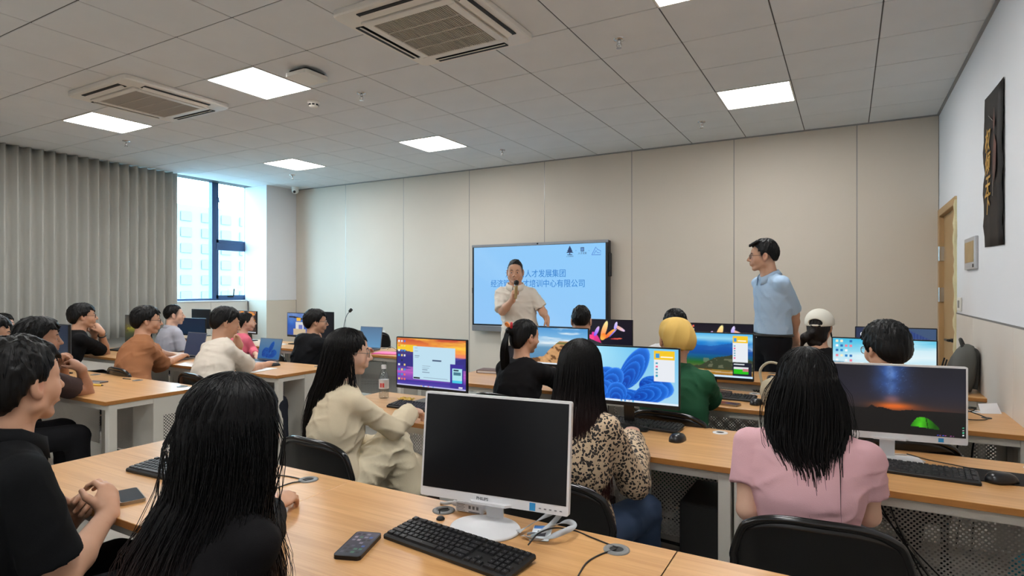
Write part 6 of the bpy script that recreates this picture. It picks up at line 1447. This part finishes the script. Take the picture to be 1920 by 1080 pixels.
# P13 blue shirt
hd = atD(1431, 482, 5.23)
i = person('tall man with glasses in a pale blue short-sleeved shirt standing with hands behind his back', hd, (-.97, -.20, .0), (-.80, -.60), tuple(atD(1447, 620, 5.28)[:2])+(1.0,), 1.87, skin='m', neck=(.018, .0, .006), hair=crop(.012, top=.036, side=.007, earz=.018, fade=.6, locks=110, lock=.035, fringe=[((-.05+.02*k, .05, .125), (-.05+.021*k, .102, .098+.006*math.sin(k*2)), .016, .008) for k in range(6)]), hv=.0046, bv=.009, legs='stand', glasses=True,
    arms={'L': dict(e=atD(1489, 590, 5.22), w=atD(1489, 628, 5.34), d=(.05, .4, -.75), n=(.3, .8, .3), curl=.4), 'R': dict(e=atD(1480, 590, 5.62), w=atD(1492, 630, 5.44), d=(-.1, -.5, -.6), curl=.5)},
    top=dict(col=(172, 197, 222), sleeve=.86, loose=.018, wr=.007, collar=True, name='shirt', hem=1.0, hemt=.90, buttons=1, off=.010), bottom=dict(col=(18, 19, 24)))
g = F(); sp_, B_, R_, s_ = i['sp'], i['B'], i['R'], i['s']; mb = MB(); rt_ = np.array(i['root'].location); c = sp_(.905)
mb.tube([c+R_*math.cos(a)*.180*s_+B_*math.sin(a)*.138*s_-rt_ for a in np.linspace(0, 2*PI, 41)[:-1]], .014, 6, closed=True); mb.build('belt', M_black, i['root'])
# P14 ponytail woman
hd = atD(985, 633, 3.87)
i = person('woman in a black blouse with a ponytail and a red hair tie, third row', hd, (.42, .9, -.10), (.12, 1), (hd[0]-.03, hd[1]-.12, .52), 1.64, fem=1, skin='m', hv=.005,
    hair=dict(style='pony', vol=.014, locks=26, col=BLK, nape=-.085, earz=-.004, groove=.0016, extra=[((0, -.115, .055), (-.005, -.145, .04), .026, .028)],
              strands=[lambda h, rn: [((lambda a, b, c_: bez([h.p(.01*a, -.11, .055+.01*b), h.p(-.01+.022*a, -.155, .03+.02*b), h.p(-.02+.034*a, -.165+.01*b, -.06), h.p(-.03+.038*a, -.15+.02*b, -.15), h.p(-.03+.025*a, -.135+.02*b, -.235-.03*c_)], 3))(rn.uniform(-1, 1), rn.uniform(-1, 1), rn.random()), np.linspace(.0022, .0008, 13)) for _ in range(420)]]),
    arms={'R': dict(w=(hd[0]+.14, 3.86, .79), curl=.4), 'L': dict(w=(hd[0]-.2, 3.84, .79), curl=.4)}, top=dict(col=(18, 17, 19), sleeve=1.7, loose=.026, puff=.02, wr=.010, name='blouse', nb=.0))
h = i['h']; rt_ = np.array(i['root'].location); tie = link('hair_tie', None, i['root'])
for k, (cc, nm) in enumerate((((206, 44, 58), 'bow'), ((232, 140, 60), 'bow'), ((70, 90, 110), 'ribbon_end'))):
    c0 = h.p(0, -.135, .06)-rt_; a = [0, 2.2, 4.1][k]; MB().tube(bez([c0, c0+(h.r*math.cos(a)*.03+h.u*(.012+math.sin(a)*.025)-h.f*.02), c0+(h.r*math.cos(a+.7)*.035+h.u*(.015+math.sin(a+.7)*.03)-h.f*.02), c0], 5), .008, 7).build(nm, mat('tie_%d' % cc[0], cc, .5), tie)
under(i, 'black folding chair under the ponytail woman in black')
# P15 crew cut
hd = atD(1090, 603, 5.0)
i = person('man with a black crew cut seen from behind, far row before the wall screen', hd, (-.30, .95, -.05), (0, 1), (hd[0], hd[1]-.1, .52), 1.72, skin='m', hair=crop(.014, top=.022, side=.006, earz=.018), hv=.006, top=dict(col=(50, 54, 62)))
under(i, 'black folding chair under the man with the crew cut')
# P16 leopard
hd = atD(1089, 694, 2.35)
env = [(-.03, .098, .11, 0, -.02), (.08, .106, .115, 0, -.035), (.2, .125, .12, .005, -.07), (.34, .132, .09, .015, -.105), (.48, .125, .08, .03, -.115), (.62, .105, .07, .04, -.12)]
def leopard():
    m = bpy.data.materials.new('leopard_print'); m.use_nodes = True; nt = m.node_tree; b = nt.nodes['Principled BSDF']; b.inputs['Roughness'].default_value = .7
    tc = nt.nodes.new('ShaderNodeTexCoord'); nz = nt.nodes.new('ShaderNodeTexNoise'); nz.inputs['Scale'].default_value = 45; ad = nt.nodes.new('ShaderNodeMix'); ad.data_type = 'VECTOR'; ad.inputs['Factor'].default_value = .018
    nt.links.new(tc.outputs['Object'], nz.inputs['Vector']); nt.links.new(tc.outputs['Object'], ad.inputs['A']); nt.links.new(nz.outputs['Color'], ad.inputs['B'])
    vo = nt.nodes.new('ShaderNodeTexVoronoi'); vo.inputs['Scale'].default_value = 88; nt.links.new(ad.outputs['Result'], vo.inputs['Vector'])
    r = nt.nodes.new('ShaderNodeValToRGB'); r.color_ramp.interpolation = 'CONSTANT'; e = r.color_ramp.elements; e[0].position = 0; e[0].color = lin4((60, 42, 34)); e[1].position = .17; e[1].color = lin4((20, 16, 15)); q = e.new(.47); q.color = lin4((196, 172, 142))
    nt.links.new(vo.outputs['Distance'], r.inputs['Fac']); nt.links.new(r.outputs['Color'], b.inputs['Base Color']); return m
i = person('woman with very long dark hair in a leopard print blouse, seen from behind', hd, (-.12, 1, -.14), (.10, 1), (hd[0]+.01, hd[1]-.10, .53), 1.64, fem=1, skin='m', hv=.0065, bv=.008,
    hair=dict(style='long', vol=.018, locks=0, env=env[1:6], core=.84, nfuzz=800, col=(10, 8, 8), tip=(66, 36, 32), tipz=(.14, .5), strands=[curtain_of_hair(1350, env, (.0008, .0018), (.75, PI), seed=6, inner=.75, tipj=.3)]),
    arms={'R': dict(e=atD(1188, 905, 2.30), w=atD(1180, 815, 2.66), d=(-.1, .95, .1), curl=.4), 'L': dict(w=(-1.22, 2.68, .79), curl=.4)}, top=dict(mat=leopard(), sleeve=1.85, loose=.016, puff=.026, wr=.009, name='blouse', vox=.008), bottom=dict(col=(62, 78, 104), wr=.008))
under(i, 'black folding chair under the woman in the leopard print blouse', -.02, V3(-.05, 1, 0))
# P17 yellow cap
hd = atD(1266, 638, 3.39)
i = person('man in a soft yellow cap and dark green polo shirt, third row', hd, (-.42, .9, -.08), (.12, 1), (hd[0]+.05, hd[1]-.14, .52), 1.74, skin='m', hair=crop(.006, locks=0, top=.006, side=.002), hv=.0055, bv=.0085, glasses=True, sho=1.05, fat=.05,
    arms={'R': dict(e=atD(1328, 752, 3.52), w=atD(1300, 745, 3.80), d=(-.5, .8, .1), curl=.4), 'L': dict(w=(-1.2, 3.84, .79), curl=.4)}, top=dict(col=(38, 84, 58), sleeve=.84, loose=.018, wr=.009, name='polo_shirt', collar=True))
h = i['h']; G = F(); E_ = lambda c, r, k=.02, op='u': G.ell(h.p(*c), np.array(r), h.R, k, op)
E_((0, -.02, .05), (.094, .115, .078)); E_((.012, -.07, .0), (.090, .080, .082), .03); E_((0, -.0, .09), (.07, .08, .035), .03); G.cone(h.p(-.05, .085, .045), h.p(.05, .085, .045), .022, .022, .02)
def cutc(X, Y, Z):
    x, y, z = h.locg(X, Y, Z); return z+.055-np.clip(y+.03, 0, .2)*.85
G.fn((h.c-.3, h.c+.3), cutc, .01, 's')
P_, Q_ = G.mesh(.0045, disp=lambda X, Y, Z: .0055*(np.abs(np.sin(np.arctan2(h.locg(X, Y, Z)[0], h.locg(X, Y, Z)[1]+.03)*4.5+h.locg(X, Y, Z)[2]*14))-.5)*np.clip((.15-h.locg(X, Y, Z)[2])/.05, 0, 1)); tri_mesh('cap', [(P_, Q_)], mat('yellow_cap_cloth', (212, 174, 92), .85, bump=.15, bscale=300), i['root'])
under(i, 'black folding chair under the man in the yellow cap', -.10)
# P18 behind the cap
hd = atD(1265, 611, 4.63)
i = person('dark-haired man in a white shirt and glasses, half hidden behind the yellow cap', hd, (-.45, .88, -.05), (0, 1), (hd[0]-.03, hd[1]-.1, .52), 1.70, skin='m', hair=short(.022), hv=.006, glasses=True, top=dict(col=(222, 222, 224), sleeve=.8, collar=True, name='shirt'))
under(i, 'black folding chair under the man half hidden behind the yellow cap')
# P19 white cap
hd = atD(1537, 614, 4.13)
i = person('woman in a white baseball cap and black top beside the standing man', hd, (.22, .97, -.08), (.0, 1), (hd[0]-.03, hd[1]-.1, .52), 1.64, fem=1, skin='m', hv=.0058,
    hair=dict(style='pony', vol=.012, top=.006, locks=16, col=(26, 21, 20), nape=-.10, earz=-.02, extra=[((-.03, -.105, -.05), (-.075, -.125, -.085), .032, .028), ((-.075, -.125, -.085), (-.10, -.10, -.15), .028, .012), ((.07, .02, .0), (.078, .03, -.07), .012, .005), ((-.03, -.06, -.08), (.03, -.06, -.08), .04, .04), ((-.04, -.07, -.12), (.02, -.07, -.13), .03, .02)]), top=dict(col=(20, 19, 20), sleeve=.9))
h = i['h']; G = F(); E_((0, -.012, .042), (.092, .112, .094)); 
def cut19(X, Y, Z):
    x, y, z = h.locg(X, Y, Z); return z-.012-.25*np.clip(y+.05, -.1, .2)*.5
G.fn((h.c-.3, h.c+.3), cut19, .006, 's'); E_((0, -.125, .03), (.045, .05, .028), .004, 's'); E_((0, .11, .034), (.07, .085, .010), .01)
P_, Q_ = G.mesh(.004); cp = tri_mesh('cap', [(P_, Q_)], mat('white_cap_cloth', (224, 220, 206), .8, bump=.1, bscale=300), i['root'])
rt_ = np.array(i['root'].location); MB().tube(bez([h.p(-.055, -.095, .018)-rt_, h.p(0, -.125, .012)-rt_, h.p(.055, -.095, .018)-rt_], 6), .007, 8).build('cap_strap', mat('white_cap_cloth', (224, 220, 206), .8), i['root']); MB().lathe([(.009, 0), (.009, .003)], n=10).xf(Matrix.Translation(h.p(-.01, -.118, .075)-rt_) @ Matrix.Rotation(PI/2, 4, 'X')).build('cap_badge', M_black, i['root'])
under(i, 'black folding chair under the woman in the white cap')
# P20 man with glasses, behind the tent monitor
hd = atD(1659, 655, 2.89)
i = person('black-haired man with glasses behind the tent monitor, third row', hd, (-.55, .83, -.16), (-.1, 1), (hd[0]+.03, hd[1]-.14, .52), 1.72, skin='m', hair=mop(.027, -.004, mess=.10), hv=.005, glasses='metal', top=dict(col=(60, 62, 70)), arms={'R': dict(w=(hd[0]+.15, 3.84, .79)), 'L': dict(w=(hd[0]-.2, 3.84, .79))})
under(i, 'black folding chair under the man with glasses behind the tent monitor')
# P21 girl in pink
hd = atD(1512, 722, 2.0)
env = [(-.03, .108, .115, 0, -.02), (.07, .128, .12, 0, -.035), (.15, .135, .12, .0, -.05), (.20, .122, .10, .0, -.085), (.27, .092, .065, .02, -.125), (.34, .078, .05, .03, -.145), (.42, .07, .04, .04, -.155)]
i = person('girl with dark shoulder-length hair in a pale pink T-shirt, seen from behind', hd, (-.05, 1, -.12), (.03, 1), (hd[0]+.01, hd[1]-.08, .53), 1.70, fem=1, skin='l', sho=1.2, hv=.0065, bv=.0075, fat=.06,
    hair=dict(style='long', vol=.022, side=.024, top=.018, locks=0, env=env[1:4], core=.85, nfuzz=900, col=(9, 8, 8), tip=(26, 20, 20), tipz=(.2, .4), strands=[curtain_of_hair(1600, env, (.0009, .0019), (.7, PI), seed=8, inner=.7, tipj=.62), curtain_of_hair(60, [(e[0], e[1]*1.12, e[2]*1.05, e[3], e[4]) for e in env], (.0005, .001), (1.2, PI), seed=9, inner=.95, tipj=.4, wave=.014)]),
    arms={'R': dict(e=atD(1628, 965, 1.90), w=(hd[0]+.16, 2.42, .72), curl=.4), 'L': dict(e=atD(1402, 955, 2.0), w=(hd[0]-.12, 2.42, .70), curl=.4)}, top=dict(col=(214, 170, 176), sleeve=.62, loose=.012, off=.011, wr=.0065, vox=.007), bottom=dict(col=(150, 164, 172), wr=.010))
under(i, 'black folding chair under the girl in the pale pink T-shirt', -.04, V3(-.1, 1, 0), .02)
bake_text()
